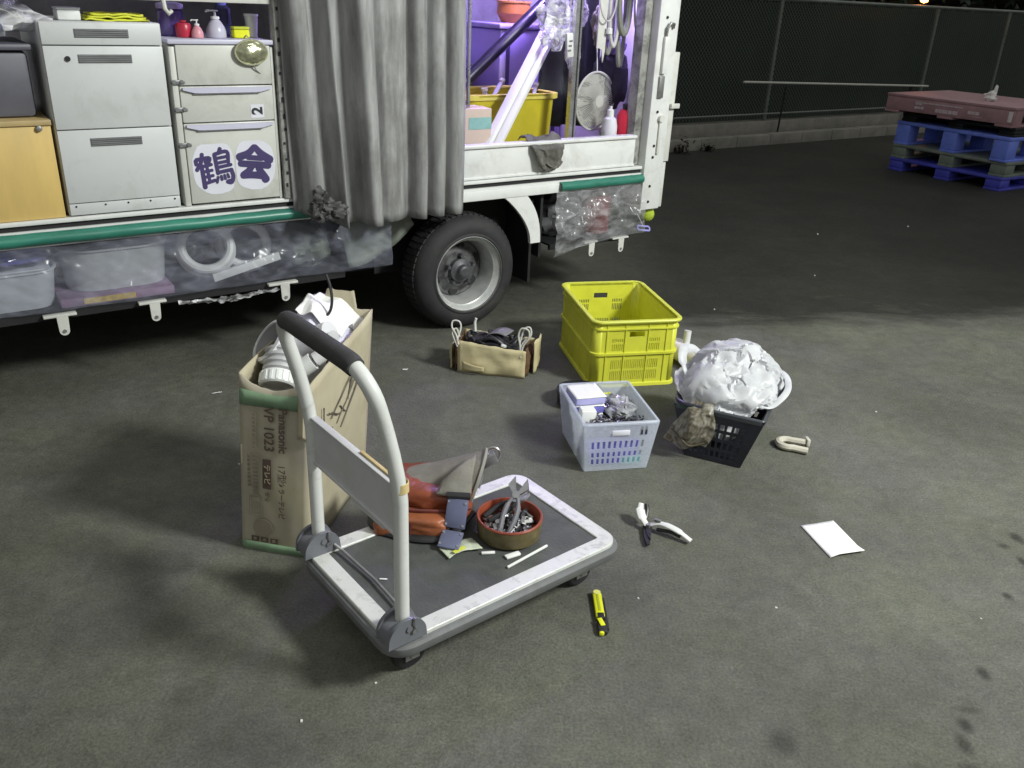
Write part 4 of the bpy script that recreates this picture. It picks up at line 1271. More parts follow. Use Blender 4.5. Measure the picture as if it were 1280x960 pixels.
# closed skirt of the top pallet with a dark pocket and pale print
q = MB()
q.b2(.001, .02, .0, LY + .09, .0238, .154, bev=.003)
q.b2(.02, .16, -.002, .018, .0238, .154); q.b2(.50, .72, -.002, .018, .0238, .154); q.b2(1.0, LX, -.002, .018, .0238, .154)
q.b2(.16, 1.0, -.001, .017, .115, .154)
q.build('skirt', pm['maroon'], mp_)
prt = M('pale_print', (.55, .45, .48), .6, var=.3, scale=40)
for y0, y1, z0, z1 in ((.52, 1.04, .118, .130), (.96, 1.03, .10, .135), (.93, 1.04, .06, .085), (.56, .80, .050, .085), (.34, .46, .075, .105), (.30, .40, .055, .06)):
    q = MB()
    y = y0
    while y < y1:
        w_ = min(random.uniform(.02, .05), y1 - y)
        q.b2(-.0008, .0012, y, y + w_ * .85, z0, z1)
        y += w_
    q.build('print', prt, mp_)
q = MB(); q.b2(-.001, .0012, .015, .055, .05, .145); q.build('sticker', M('white_patch', (.7, .65, .66), .5, var=.2, scale=50), mp_)
o = thing('white_scrap', 'crumpled white scrap lying on top of the maroon pallet', 'scrap', pc + Vector((-.0, .62, .785 + .042)), 0)
crumple_ball('b', .06, .05, .05, 2.9, .5, 16, 10, flat=.15).build('scrap_body', white_paint, o)
crumple_ball('b', .02, .02, .06, 5.9, .4, 10, 8).build('scrap_tip', white_paint, o, m=Matrix.Translation((.05, .02, .05)))
leafm = M('dry_leaf', (.035, .028, .018), .9, var=.4)
for k, (px, py, r_) in enumerate(((1.80, 10.0, .055), (2.16, 10.22, .03))):
    o = thing('dead_clump', ['dark clump of dead leaves against the kerb near the truck', 'small dark clump against the kerb, right of the bigger clump'][k], 'clump', (px, py, 0), 0)
    q = MB()
    for j in range(60):
        c = Vector((random.gauss(0, r_), random.gauss(0, r_ * .6), abs(random.gauss(0, r_ * 1.2)) + .006)); a = Vector((random.gauss(0, 1), random.gauss(0, 1), random.gauss(0, .6))).normalized() * .03
        b_ = a.cross(Vector((0, .3, 1))).normalized() * .016
        c.z = max(c.z, abs(a.z) + abs(b_.z) + .002)
        q.b.faces.new([q.b.verts.new(c - a), q.b.verts.new(c + b_), q.b.verts.new(c + a), q.b.verts.new(c - b_)])
    q.build('leaves', leafm, o, smooth=0)
    MB().tube([(-r_, 0, .008), (0, .01, r_ * .9), (r_ * .7, 0, r_ * 1.6)], .004, 5).build('twig', leafm, o)
# small amber lamp on a post, pulled closer along the camera line of sight
o = thing('amber_lamp', 'small lit amber lamp above the fence top', 'street lamp', (5.745, 13.76, 0), 0)
MB().tube([(0, 0, 0), (0, 0, 1.705)], .04, 10).build('lamp_post', dark_iron, o)
q = MB(); q.lathe([(.001, 0), (.05, .02), (.06, .06), (.04, .10), (.001, .11)], 16); q.build('lamp_globe', M('amber_glow', (1.0, .38, .08), .4, var=0, emis=14), o, m=Matrix.Translation((0, 0, 1.705)))
lamp('amber_light', 'POINT', (5.745, 13.76, 1.90), 5, (1, .3, .08), shadow_soft_size=.06)

# ---------------------------------------------------------------- platform hand truck
DK, DR = Vector((-0.1072, 1.968, 0)), 0.6873
ht = thing('hand_truck', 'folding platform hand truck with white frame, black mat and foam handle grip', 'hand truck', DK, DR)
frame_m = M('frame_enamel', (0.60, 0.61, 0.58), 0.4, var=.05, scale=12, dirt=.7, dcol=(.16, .155, .14), dscale=26, dlow=.52)
tube_m = M('handle_enamel', (0.62, 0.63, 0.61), 0.35, var=.04, dirt=.6, dcol=(.28, .26, .22), dscale=24, dlow=.55)
mat_m = M('deck_mat', (0.065, 0.070, 0.066), 0.7, var=.25, scale=7, bump=.35, bscale=140, dirt=.6, dcol=(.13, .13, .12), dscale=5)
bump_m = M('bumper_grey', (0.16, 0.165, 0.17), 0.55, var=.15, scale=12, dirt=.4)
hinge_m = M('hinge_grey', (0.16, 0.165, 0.185), 0.4, .1, var=.12, scale=12)
DX, DY = .742, .463
q = MB()
q.sweep(rrect(DX, DY, .052, 7), [(0, .147), (0, .158), (-.002, .160), (-.045, .160), (-.047, .158), (-.047, .147)])
q.build('deck_frame', frame_m, ht)
q = MB()
q.grid(lambda u, v: Vector(((u - .5) * (DX - .092), (v - .5) * (DY - .092), .1545 + .0022 * fb(u * 6, v * 4, 1, 3))), 40, 26)
q.b2(-.32, .32, -.18, .18, .132, .151)
q.build('deck_mat', mat_m, ht)
q = MB()
q.sweep(rrect(DX, DY, .052, 7), [(-.004, .112), (.008, .113), (.013, .120), (.014, .140), (.009, .1475), (.0005, .150), (-.004, .146)])
q.build('bumper', bump_m, ht)
for sx in (-1, 1):
    for sy in (-1, 1):
        cx, cy = sx * .285, sy * .155
        q = MB()
        q.b2(cx - .04, cx + .04, cy - .035, cy + .035, .120, .1315)
        q.b2(cx - .02, cx + .02, cy - .022, cy - .018, .035, .1195)
        q.b2(cx - .02, cx + .02, cy + .018, cy + .022, .035, .1195)
        q.cyl((cx, cy - .026, .0485), (cx, cy + .026, .0485), .007, seg=8)
        ca = q.build('caster', grey_metal, ht)
        q = MB()
        q.lathe([(.008, -.0155), (.040, -.0155), (.047, -.010), (.0482, 0), (.047, .010), (.040, .0155), (.008, .0155)], 24, Matrix.Translation((cx, cy, .0485)) @ rotm(R(90)), closed=True)
        q.build('caster_wheel', black_pl, ca)
HX, HY = -.335, .2125
def eb(z):
    return 0.0 if z < .53 else .072 * ((z - .53) / .32) ** 1.4
leg = []
TR = .080
for z in (.165, .25, .35, .45, .53, .59, .65, .70, .74, .772):
    leg.append(Vector((HX - eb(z), -HY, z)))
arc = []
for k in range(1, 8):
    a = PI / 2 * k / 8
    z = .772 + TR * math.sin(a)
    arc.append(Vector((HX - eb(z), -HY + TR * (1 - math.cos(a)), z)))
mid = [Vector((HX - eb(.852), y, .852)) for y in (-HY + TR, -.06, .06, HY - TR)]
flip = lambda P: [Vector((p.x, -p.y, p.z)) for p in reversed(P)]
q = MB()
q.tube(leg + arc + mid + flip(arc) + flip(leg), .0172, 16)
hd = q.build('handle', tube_m, ht)
q = MB()
gp = [p for p in (arc[5:] + mid + flip(arc)[:2])]
q.tube(gp, [.0215] + [.0228] * (len(gp) - 2) + [.0215], 18)
q.build('grip', M('foam_grip', (.045, .045, .046), .8, var=.2, scale=30, bump=.25, bscale=300), hd)
for sy in (-1, 1):
    y = sy * HY
    q = MB()
    for t0, t1, rr in ((-.030, -.021, .050), (.021, .030, .050)):
        P = [(rr * 1.02 * math.cos(a), rr * math.sin(a)) for a in [PI * k / 20 for k in range(21)]] + [(-rr * 1.05, -.0155), (rr * 1.05, -.0155)]
        q.prism(P, t1 - t0, Matrix.Translation((HX - .003, y + t1 * 1, .176)) @ rotm(R(90)))
    q.cyl((HX, y - .034, .20), (HX, y + .034, .20), .008, seg=10)
    P = [(.050 * math.cos(a), .048 * math.sin(a)) for a in [PI * k / 20 for k in range(21)]] + [(-.050, -.012), (.050, -.012)]
    q.prism([(x_, z_ * .8) for x_, z_ in P], .041, Matrix.Translation((HX - .003, y + .0205, .1755)) @ rotm(R(90)))
    hg = q.build('hinge', hinge_m, ht)
    q = MB()
    q.cyl((HX + .012, y - .0305, .190), (HX + .012, y - .036, .190), .006, seg=10)
    q.tube([(HX + .02, y - .033, .185), (HX + .012, y - .036, .21), (HX + .014, y - .034, .228)], .003, 6)
    q.build('hinge_pin', steel, hg)
q = MB()
q.tube([(HX + .03, HY - .03, .180), (HX + .042, HY - .05, .1665), (HX + .05, 0, .1655), (HX + .042, -HY + .05, .1665), (HX + .03, -HY + .03, .180)], .0042, 8)
q.build('release_rod', grey_metal, ht)
q = MB()
q.b2(HX - .004, HX + .004, -HY + .014, HY - .014, .442, .558)
q.b2(HX - .010, HX + .010, -HY + .014, HY - .014, .5585, .566, bev=.002)
q.b2(HX - .010, HX + .010, -HY + .014, HY - .014, .434, .4415, bev=.002)
q.b2(HX + .0041, HX + .0065, -HY + .03, HY - .03, .458, .464)
q.b2(HX - .010, HX + .006, -HY + .06, -HY + .20, .4275, .4335)
q.build('brace_panel', M('panel_enamel', (.58, .58, .60), .4, var=.04, dirt=.35, dcol=(.38, .36, .30), dscale=8), ht)
band_m = M('yellow_tape', (.58, .46, .22), .5, var=.15, scale=30)
q = MB()
q.lathe([(.0175, .556), (.0192, .557), (.0192, .580), (.0175, .581)], 18, Matrix.Translation((HX, -HY, 0)), closed=True)
q.b2(HX + .002, HX + .0108, -HY + .02, -.03, .5665, .571, bev=.001)
q.build('tape_band', band_m, ht)

# ---------------------------------------------------------------- things on the deck
ZD = .1575
leather = M('tan_leather', (.23, .052, .018), .42, var=.3, scale=9, bump=.3, bscale=90, dirt=.5, dcol=(.10, .03, .02), dscale=7)
leather_d = M('dark_leather', (.12, .025, .02), .5, var=.3, scale=14)
canvas = M('grey_canvas', (.20, .19, .165), .8, var=.2, scale=16, bump=.3, bscale=220, dirt=.5, dcol=(.09, .08, .06), dscale=7)
po = thing('tool_pouch', 'red brown leather tool pouch under a grey canvas flap lying on the hand truck', 'tool pouch', (-.215, 2.128, ZD), R(-3))
def softbox(c, d, amp, seed, n=18, pw=9.0):
    q = MB()
    def f(u, v):
        a, e = 2 * PI * u, PI * (v - .5) * .999
        x, y, z = math.cos(e) * math.cos(a), math.cos(e) * math.sin(a), math.sin(e)
        k = (abs(x) ** pw + abs(y) ** pw + abs(z) ** pw) ** (-1 / pw)
        k *= 1 + amp * fb(x * 2 + seed, y * 2, z * 2, 3)
        return Vector((c[0] + x * k * d[0] / 2, c[1] + y * k * d[1] / 2, max(c[2] - d[2] / 2, c[2] + z * k * d[2] / 2)))
    q.grid(f, n * 3, n * 2, wrap=True)
    return q
softbox((-.02, .012, .055), (.26, .19, .108), .10, 1.0).build('pouch_body', leather, po, smooth=60)
softbox((-.045, -.105, .030), (.20, .07, .062), .10, 4.0).build('front_pocket', M('pale_leather', (.28, .088, .036), .42, var=.3, scale=10, bump=.25, bscale=90), po, smooth=60)
q = MB()
q.tube(cat([(-.14, -.082, .070), (-.07, -.100, .068), (.0, -.098, .066), (.075, -.082, .062), (.115, -.05, .055)], 5), .0055, 6)
q.tube(cat([(-.04, -.142, .052), (-.042, -.146, .02), (-.04, -.14, .003)], 4), .004, 6)
q.build('seam', leather_d, po)
q = MB()
q.tube(cat([(-.16, .02, .06), (-.165, -.02, .03), (-.15, -.11, .012), (-.02, -.150, .008), (.07, -.125, .012), (.12, -.03, .03)], 5), .013, 8, flat=.5)
q.build('belt', black_pl, po)
def cap(u, v):      # canvas flap: a flattened hood opening to the right
    a = PI * (1.08 * v - .04)
    x = -.125 + .24 * u
    hh = .060 + .046 * u - .02 * (1 - u) + .030 * (crease(Vector((u * .5, v * .4, 0)), 5, 3) - .55)
    return Vector((x + .03 * math.sin(a) * u, .035 + (.075 + .012 * u) * math.cos(a) * (-1) + .03 * u, .068 + hh * math.sin(a) * (.85 + .15 * u)))
MB().grid(cap, 44, 34).build('canvas_flap', canvas, po, smooth=40, solid=.004)
q = MB()
pts = [cap(1, k / 20) for k in range(21)]
q.tube(pts, .006, 6)
q.build('flap_edge', M('canvas_edge', (.27, .26, .235), .8), po)
q = MB()
tq = (Vector((.030, -.045, .134)), Vector((.118, .040, .180)), Vector((.120, -.078, .120)), Vector((.020, -.084, .112)))
q.grid(lambda u, v: tq[0].lerp(tq[1], u).lerp(tq[3].lerp(tq[2], u), v) + Vector((.004 * fb(u * 3, v * 3, 5, 2), -.018 * math.sin(PI * v) - .01 * math.sin(PI * u), .012 * math.sin(PI * u) * (1 - v))), 12, 12)
q.build('flap_tongue', canvas, po, smooth=70, solid=.006)
blade = M('blue_grey_steel', (.17, .185, .30), .35, .35, var=.1, scale=14, dirt=.3)
def plate(a, b_, wd, th, name):
    a, b_ = Vector(a), Vector(b_)
    d = (b_ - a)
    mt = Matrix.Translation(a) @ d.to_track_quat('Y', 'Z').to_matrix().to_4x4()
    q = MB()
    q.b2(-wd / 2, wd / 2, 0.002, d.length - .002, -th / 2, th / 2, bev=.004)
    o = q.build(name, blade, po, m=mt)
    q = MB()
    for sx in (-1, 1):
        for yy in (.012, d.length - .012):
            q.cyl((sx * wd * .40, yy, th / 2), (sx * wd * .40, yy, th / 2 + .002), .0035, seg=8)
    q.build('rivet', steel, o, m=mt)
    return o
plate((.086, -.092, .112), (.080, -.132, .036), .060, .010, 'buckle_plate')
plate((.079, -.135, .033), (.070, -.192, .010), .062, .008, 'buckle_plate')
q = MB()
q.tube([(.054, -.090, .118), (.118, -.086, .116)], .010, 10)
q.build('buckle_bar', black_pl, po)
q = MB()
q.box((.145, .085, .122), (.035, .012, .022), rotm(0, R(-25), R(20)), bev=.002)
q.tube([(.155 + .012 * math.cos(a), .09, .135 + .012 * math.sin(a)) for a in [2 * PI * k / 12 for k in range(12)]], .003, 6, closed=True)
q.tube([(.125, .08, .11), (.135, .082, .09), (.13, .07, .07)], .004, 6)
q.b.transform(Matrix.Translation((.14, .08, .12)) @ Matrix.Scale(1.6, 4) @ Matrix.Translation((-.14, -.075, -.115)))
q.build('metal_clip', steel, po)

bw = thing('round_bowl', 'shallow round wooden bowl full of metal bits on the hand truck', 'bowl', (.010, 2.035, ZD), .3)
wood_o = M('bowl_outside', (.13, .105, .045), .55, var=.5, scale=18, dirt=.6, dcol=(.03, .025, .015), dscale=20)
wood_i = M('bowl_red_rim', (.26, .055, .025), .4, var=.2, scale=10)
MB().lathe([(0, .0), (.080, .0), (.088, .006), (.0915, .03), (.0925, .056)], 48).build('bowl_body', wood_o, bw)
MB().lathe([(.0926, .0565), (.0935, .060), (.091, .0635), (.087, .0625), (.084, .055), (.080, .014), (0, .012)], 48).build('bowl_lining', wood_i, bw)
scr = thing('metal_scraps', 'jumble of small metal parts, screws and wrappers filling the round bowl', 'scraps', (.010, 2.035, ZD + .012), 0)
scrap_ms = [steel, M('scrap_dark', (.05, .05, .055), .4, .4, var=.4), M('scrap_white', (.62, .62, .60), .5, var=.2)]
for j in range(3):
    q = MB()
    for k in range((70, 60, 26)[j]):
        a, r_ = random.uniform(0, 2 * PI), .068 * math.sqrt(random.random())
        zz = random.uniform(.006, .030)
        c = Vector((r_ * math.cos(a), r_ * math.sin(a), zz))
        d = Vector((random.gauss(0, 1), random.gauss(0, 1), random.gauss(0, .35))).normalized()
        l = random.uniform(.008, .020)
        if j < 2 and random.random() < .6:
            q.cyl(c - d * l, c + d * l, random.uniform(.0018, .0042), seg=6)
            q.cyl(c + d * l, c + d * (l + .003), .0065, seg=6)
        else:
            q.box(c, (random.uniform(.010, .028), random.uniform(.006, .016), random.uniform(.002, .006)), rotm(random.uniform(-.6, .6), random.uniform(-.6, .6), random.uniform(0, 3)))
    tag(q.build(('metal_bits', 'dark_bits', 'wrapper_bits')[j], scrap_ms[j], scr), kind='stuff')
# two pliers in the bowl
def pliers(name, label, loc, a, b_, hm, open_=.35, L=.155):
    o = thing(name, label, 'pliers', loc, 0)
    d = (Vector(b_) - Vector(a)).normalized()
    mt = Matrix.Translation(Vector(a)) @ d.to_track_quat('Y', 'Z').to_matrix().to_4x4()
    for s in (-1, 1):
        q = MB()
        q.tube(cat([(s * .006, L * .66, 0), (s * .016, L * .50, 0), (s * .018, L * .3, 0), (s * .012, 0, 0)], 5), [.0055] * 5 + [.0075] * 10 + [.006], 8)
        q.build('plier_handle', hm, o, m=mt)
        q = MB()
        q.prism([(s * .001, L * .70), (s * .013, L * .72), (s * (.013 + .02 * open_), L * .83), (s * (.016 * open_ + .004), L)], .008, Matrix.Translation((0, 0, -.004)))
        q.build('jaw', steel, o, m=mt)
    q = MB(); q.cyl((0, L * .69, -.006), (0, L * .69, .006), .011, seg=14); q.build('pivot', steel, o, m=mt)
    return o
grey_h = M('plier_grey', (.17, .17, .19), .5, var=.1)
pliers('pliers', 'grey handled pliers standing jaws up out of the round bowl', (-.005, 1.985, ZD + .028), (0, 0, 0), (.035, .10, .085), grey_h, .9, .175)
pliers('pliers', 'black handled pliers lying at the back of the round bowl', (-.055, 2.03, ZD + .050), (0, 0, 0), (.10, .075, .03), black_pl, .2, .15)
paper_m = M('white_paper', (.80, .80, .78), .7, var=.03)
o = thing('paper_wrapper', 'torn pale green and white wrapper under the buckle plate on the hand truck', 'wrapper', (-.122, 1.948, ZD + .002), R(35))
q = MB()
q.grid(lambda u, v: Vector(((u - .5) * .10, (v - .5) * .055 + .012 * math.sin(u * 4), .004 + .004 * fb(u * 4, v * 3, 8, 3) + (.010 * (u - .7) if u > .7 else 0))), 14, 8)
q.build('paper', M('wrapper_green', (.50, .54, .42), .6, var=.2, scale=26), o, smooth=40, solid=.0012)
q = MB(); q.box((-.01, -.012, .0085), (.04, .012, .0012), rotm(0, 0, .2)); q.build('print', M('wrapper_yellow', (.62, .64, .08), .5, var=.2), o)
def bit(name, label, loc, dims, rz, m_, grp=None):
    o = thing(name, label, 'offcut', loc, rz, grp)
    q = MB(); q.box((0, 0, dims[2] / 2), dims, bev=min(dims) * .2); q.build('offcut_body', m_, o)
    q = MB(); q.box((dims[0] * .5 + .0012, 0, dims[2] / 2), (.002, dims[1] * .8, dims[2] * .8)); q.build('offcut_end', m_, o)
    return o
bit('offcut', 'small white strip on the mat in front of the round bowl', (-.045, 1.935, ZD), (.035, .009, .005), R(10), paper_m)
bit('offcut', 'folded white paper scrap on the mat in front of the round bowl', (.022, 1.928, ZD), (.042, .016, .006), R(32), paper_m)
bit('offcut', 'long thin white stick on the mat right of the round bowl', (.063, 1.926, ZD), (.150, .006, .006), R(45), paper_m)
bit('offcut', 'tiny pale sliver on the mat near the hand truck handle', (-.31, 1.80, ZD + .001), (.018, .004, .003), R(0), paper_m)

# ---------------------------------------------------------------- tall cardboard box with pipes
card = M('cardboard', (.45, .405, .29), .75, var=.10, scale=5, bump=.15, bscale=120, dirt=.4, dcol=(.30, .24, .13), dscale=4)
card_f = M('cardboard_front', (.385, .35, .275), .75, var=.10, scale=5, dirt=.5, dcol=(.33, .31, .13), dscale=4)
card_e = M('cardboard_edge', (.34, .27, .16), .85, var=.2, scale=60)
green_t = M('green_print_band', (.20, .31, .19), .6, var=.2, scale=14)
bx = thing('tall_box', 'tall open cardboard box with printed front holding white pipes', 'cardboard box', (-.642, 2.345, 0), R(-11))
BW, BD = .205, .475
def wall(name, m_, a, b_, top, bulge, nrm, seed, nv=18):
    a, b_ = Vector(a), Vector(b_)
    n_ = Vector(nrm)
    def f(u, v):
        p = a.lerp(b_, u)
        z = top(u) * v + .002
        o_ = bulge * math.sin(PI * u) * math.sin(PI * min(1, v * 1.1)) + .004 * fb(u * 3 + seed, v * 4, seed, 3)
        e = min(u, 1 - u) * 12
        return Vector((p.x, p.y, z)) + n_ * o_ * min(1, e)
    q = MB()
    q.grid(f, 16, nv)
    return q.build(name, m_, bx, smooth=50, solid=.005)
fr = wall('front_panel', card_f, (-BW / 2, -BD / 2, 0), (BW / 2, -BD / 2, 0), lambda u: .575 - .035 * math.sin(PI * min(1, u * 1.1)) - .012 * u + .004 * noise.noise(Vector((u * 9, 0, 0))), .008, (0, -1, 0), 1.0)
wall('side_panel', card, (BW / 2, -BD / 2, 0), (BW / 2, BD / 2, 0), lambda u: .560 + .065 * u + .004 * noise.noise(Vector((u * 9, 3, 0))), .010, (1, 0, 0), 2.0)
wall('side_panel', card, (-BW / 2, BD / 2, 0), (-BW / 2, -BD / 2, 0), lambda u: .625 - .045 * u, .006, (-1, 0, 0), 3.0)
wall('back_panel', card, (BW / 2, BD / 2, 0), (-BW / 2, BD / 2, 0), lambda u: .622 + (.055 if .25 < u < .8 else .0) + .006 * noise.noise(Vector((u * 14, 5, 0))), .006, (0, 1, 0), 4.0)
MB().b2(-BW / 2 + .004, BW / 2 - .004, -BD / 2 + .004, BD / 2 - .004, .002, .008).build('box_base', card, bx)
# torn corner strip
q = MB()
q.grid(lambda u, v: Vector((BW / 2 - .028 + .036 * u, -BD / 2 - .0075 - .010 * math.sin(PI * u * .5) + (.012 * u if u > .5 else 0), .40 + .155 * v + .012 * (1 - v) * math.sin(u * 5))), 6, 14)
q.build('torn_strip', card, bx, smooth=50, solid=.003)
# printed bands and lettering on the front (flat print, a hair proud)
def fy(x, z):      # y of the bulged front face
    u = (x + BW / 2) / BW; v = z / .555
    return -BD / 2 - .0105 * math.sin(PI * u) * math.sin(PI * min(1, v * 1.1)) - .0045
q = MB()
q.grid(lambda u, v: Vector((-BW / 2 + .003 + (BW - .006) * u, fy(-BW / 2 + BW * u, .50) - .0012, .487 + .05 * v + .012 * (1 - 2 * abs(u - .5)) * 0 - .010 * math.sin(PI * u) * v)), 12, 2)
q.build('print_band', green_t, fr, solid=.0008)
q = MB()
q.grid(lambda u, v: Vector((-BW / 2 + .003 + (BW - .006) * u, fy(-BW / 2 + BW * u, .015) - .0012, .006 + .028 * v)), 12, 2)
q.build('print_band', green_t, fr, solid=.0008)
ink = M('brown_ink', (.10, .07, .055), .7, var=.2)
ink2 = M('faded_ink', (.24, .20, .15), .7, var=.2)
def ft(s_, size, x, z, m_=ink, bold=0.0):
    return text(s_, size, m_, fr, (x, fy(x, z) - .004, z), rot=R(-90), bold=bold, depth=.0006, align='LEFT')
ft('Panasonic', .036, .030, .492, bold=.0006)
ft('17\u578b', .030, .030, .318)
ft('\u30ab\u30e9\u30fc\u30c6\u30ec\u30d3', .021, .030, .262, bold=.0005)
ft('VP 1023', .042, -.012, .492, bold=.0006)
q = MB(); q.b2(-.026, .000, fy(-.013, .28) - .0042, fy(-.013, .28) - .003, .232, .330); q.build('print_block', ink, fr)
text('\u30c6\u30ec\u30d3', .022, M('pale_ink', (.40, .34, .24), .7), fr, (-.013, fy(-.013, .28) - .0054, .281), rot=R(-90), bold=.0004, depth=.0006)
ft('\u5b89\u5168', .017, -.013, .222)
for x, z0, z1, w_ in ((-.052, .36, .47, .010), (-.050, .20, .34, .016), (-.071, .23, .34, .008)):
    q = MB()
    z = z0
    while z < z1:
        h = random.uniform(.006, .012)
        q.b2(x - w_ / 2, x + w_ / 2, fy(x, .3) - .0042, fy(x, .3) - .0034, z, min(z + h, z1)); z += h + .004
    q.build('print_column', ink2, fr)
q = MB()
def rectline(x0, x1, z0, z1, t):
    y1 = fy((x0 + x1) / 2, (z0 + z1) / 2) - .0042
    for a in ((x0, x1, z0, z0 + t), (x0, x1, z1 - t, z1), (x0, x0 + t, z0 + t, z1 - t), (x1 - t, x1, z0 + t, z1 - t)):
        q.b2(a[0], a[1], y1, y1 + .0008, a[2], a[3])
rectline(-.070, -.034, .135, .200, .003); rectline(-.060, -.044, .155, .18, .002)
y1 = fy(-.03, .09) - .0035
q.lathe([(0, 0), (.031, 0), (.031, .0008), (0, .0008)], 28, Matrix.Translation((-.030, y1, .092)) @ rotm(R(90)))
q.build('print_mark', ink2, fr)
q = MB()
for k in range(3):
    x = -.055 + .030 * k
    y1 = fy(x, .05) - .0042
    q.b2(x - .012, x + .012, y1, y1 + .0008, .040, .044); q.b2(x - .012, x + .012, y1, y1 + .0008, .054, .058)
    q.b2(x - .012, x - .006, y1, y1 + .0008, .0445, .0535); q.b2(x + .004, x + .012, y1, y1 + .0008, .0445, .0535)
q.build('print_mark', ink, fr)
# marker scribbles on the side panel
q = MB()
xs = BW / 2 + .0125
for y0, z0, y1_, z1 in ((-.10, .40, .10, .52), (-.06, .37, .13, .49), (-.12, .43, -.04, .39), (-.03, .345, .13, .45), (-.155, .46, -.15, .37), (-.04, .42, .0, .38), (.02, .41, .05, .47), (-.16, .40, -.09, .37), (.06, .40, .13, .465)):
    n = 6
    q.tube([(xs - .004 * abs((y0 + (y1_ - y0) * k / n) / .24) , y0 + (y1_ - y0) * k / n, z0 + (z1 - z0) * k / n + .006 * noise.noise(Vector((k, y0 * 30, z0)))) for k in range(n + 1)], [.0018 + .0040 * abs(noise.noise(Vector((k * .7, z0 * 40, 3)))) for k in range(n + 1)], 5)
q.build('marker_scribble', M('marker_ink', (.11, .095, .075), .7), bx)
# the box leans over to the right
def lean(o_):
    if o_.type == 'MESH':
        for v in o_.data.vertices:
            v.co.x += .075 * v.co.z
    for c_ in o_.children:
        lean(c_)
lean(bx)
# pipes inside
pvc = M('pvc_white', (.66, .66, .68), .35, var=.05, dirt=.25, dcol=(.4, .38, .33))
pvc_g = M('duct_grey', (.42, .42, .43), .45, var=.1)
bm_ = lambda x, y, z: Vector((-.642, 2.345, 0)) + Matrix.Rotation(R(-11), 3, 'Z') @ Vector((x + .075 * z, y, z))
o = thing('pipe_elbow', 'wide white pipe fitting with an open mouth in the tall box', 'pipe fitting', bm_(-.040, -.050, .570), R(-8))
mt = rotm(0, R(-50), R(38))
MB().lathe([(.0, -.10), (.040, -.10), (.042, -.02), (.046, .03), (.060, .055), (.062, .078), (.057, .0782)], 32).build('fitting_body', pvc, o, m=mt)
MB().lathe([(.0568, .078), (.054, .06), (.040, .03), (.036, -.05), (0, -.05)], 32).build('fitting_inside', M('pipe_inside_shade', (.30, .30, .31), .5), o, m=mt)  # darker copy of the pipe colour paints the shaded mouth
MB().lathe([(.0625, .060), (.0685, .062), (.0685, .080), (.058, .083), (.0572, .079)], 32, closed=True).build('fitting_rim', pvc, o, m=mt)
MB().tube(cat([(-.01, 0, -.01), (.035, -.01, -.03), (.06, -.02, -.08), (.06, -.02, -.20)], 5), .041, 20).build('fitting_bend', pvc, o)
o = thing('ribbed_duct', 'grey ribbed duct with a white screw cap in the front of the tall box', 'duct', bm_(-.020, -.172, .528), R(-8))
mt = Vector((.12, -.66, -.62)).to_track_quat('Z', 'Y').to_matrix().to_4x4()
prof = [(0, -.105)]
for k in range(4):
    z = -.105 + k * .0185
    prof += [(.040, z), (.047, z + .005), (.047, z + .012), (.040, z + .017)]
prof += [(.040, -.030), (0, -.030)]
MB().lathe(prof, 28).build('duct_body', pvc_g, o, m=mt)
q = MB()
q.lathe([(0, -.0295), (.049, -.029), (.051, -.025), (.051, .006), (.046, .010), (.040, .010), (.038, .002), (.0, .002)], 28)
for k in range(18):
    a = 2 * PI * k / 18
    q.box((.0515 * math.cos(a), .0515 * math.sin(a), -.010), (.003, .007, .028), Matrix.Rotation(a, 4, 'Z'))
q.build('duct_cap', white_paint, o, m=mt)
o = thing('white_joint', 'white pipe joint with a grey hole beside the foam grip in the tall box', 'pipe fitting', bm_(.050, -.055, .622), R(-8))
MB().tube([(-.09, .02, -.05), (-.02, .01, .0), (.035, .0, .028)], [.036, .038, .036], 20).build('joint_body', pvc, o)
MB().tube([(.012, -.065, -.03), (.058, -.035, .005)], .021, 16).build('joint_branch', pvc, o)
MB().tube([(-.032, -.085, -.062), (.006, -.068, -.034)], .026, 16).build('joint_collar', white_paint, o)
MB().lathe([(0, 0), (.017, .0), (.018, .004), (0, .005)], 16, Matrix.Translation((.046, -.010, .022)) @ rotm(R(40), R(60), 0)).build('joint_hole', pvc_g, o)
o = thing('crumpled_sheet', 'crumpled white sheets of paper at the back of the tall box', 'paper', bm_(0.005, .135, .625), R(-8))
def sh(u, v, k):
    x = -.083 + .160 * u; y = -.105 + .20 * v
    z = .02 * math.sin(3 * u + 2 * v) + .06 * (crease(Vector((u * .5, v * .5, 0)), 6, 2.2) - .5) - .06 * (1 - v) * u + .02 * (1 - u) - .05 * abs(u - .52) * (v > .5) * k
    return Vector((x * (1 - .12 * k), y + .012 * k, z + k * .030))
for k in range(2):
    MB().grid(lambda u, v: sh(u, v, k + .0), 30, 30).build('sheet', paper_m if k else M('paper_lilac', (.66, .65, .76), .7, var=.05), o, smooth=20, solid=.0015)
o = thing('black_wire', 'stiff black wire rising from the tall box', 'wire', bm_(-.005, .085, .60), 0)
MB().tube(cat([(.0, .0, -.02), (.006, .0, .03), (.028, .005, .055), (.036, .01, .09), (.030, .02, .135), (.018, .03, .165)], 6), .0045, 8).build('wire_core', black_pl, o)
MB().tube([(-.004, 0, -.06), (0, 0, -.02)], .006, 8).build('wire_end', black_pl, o)

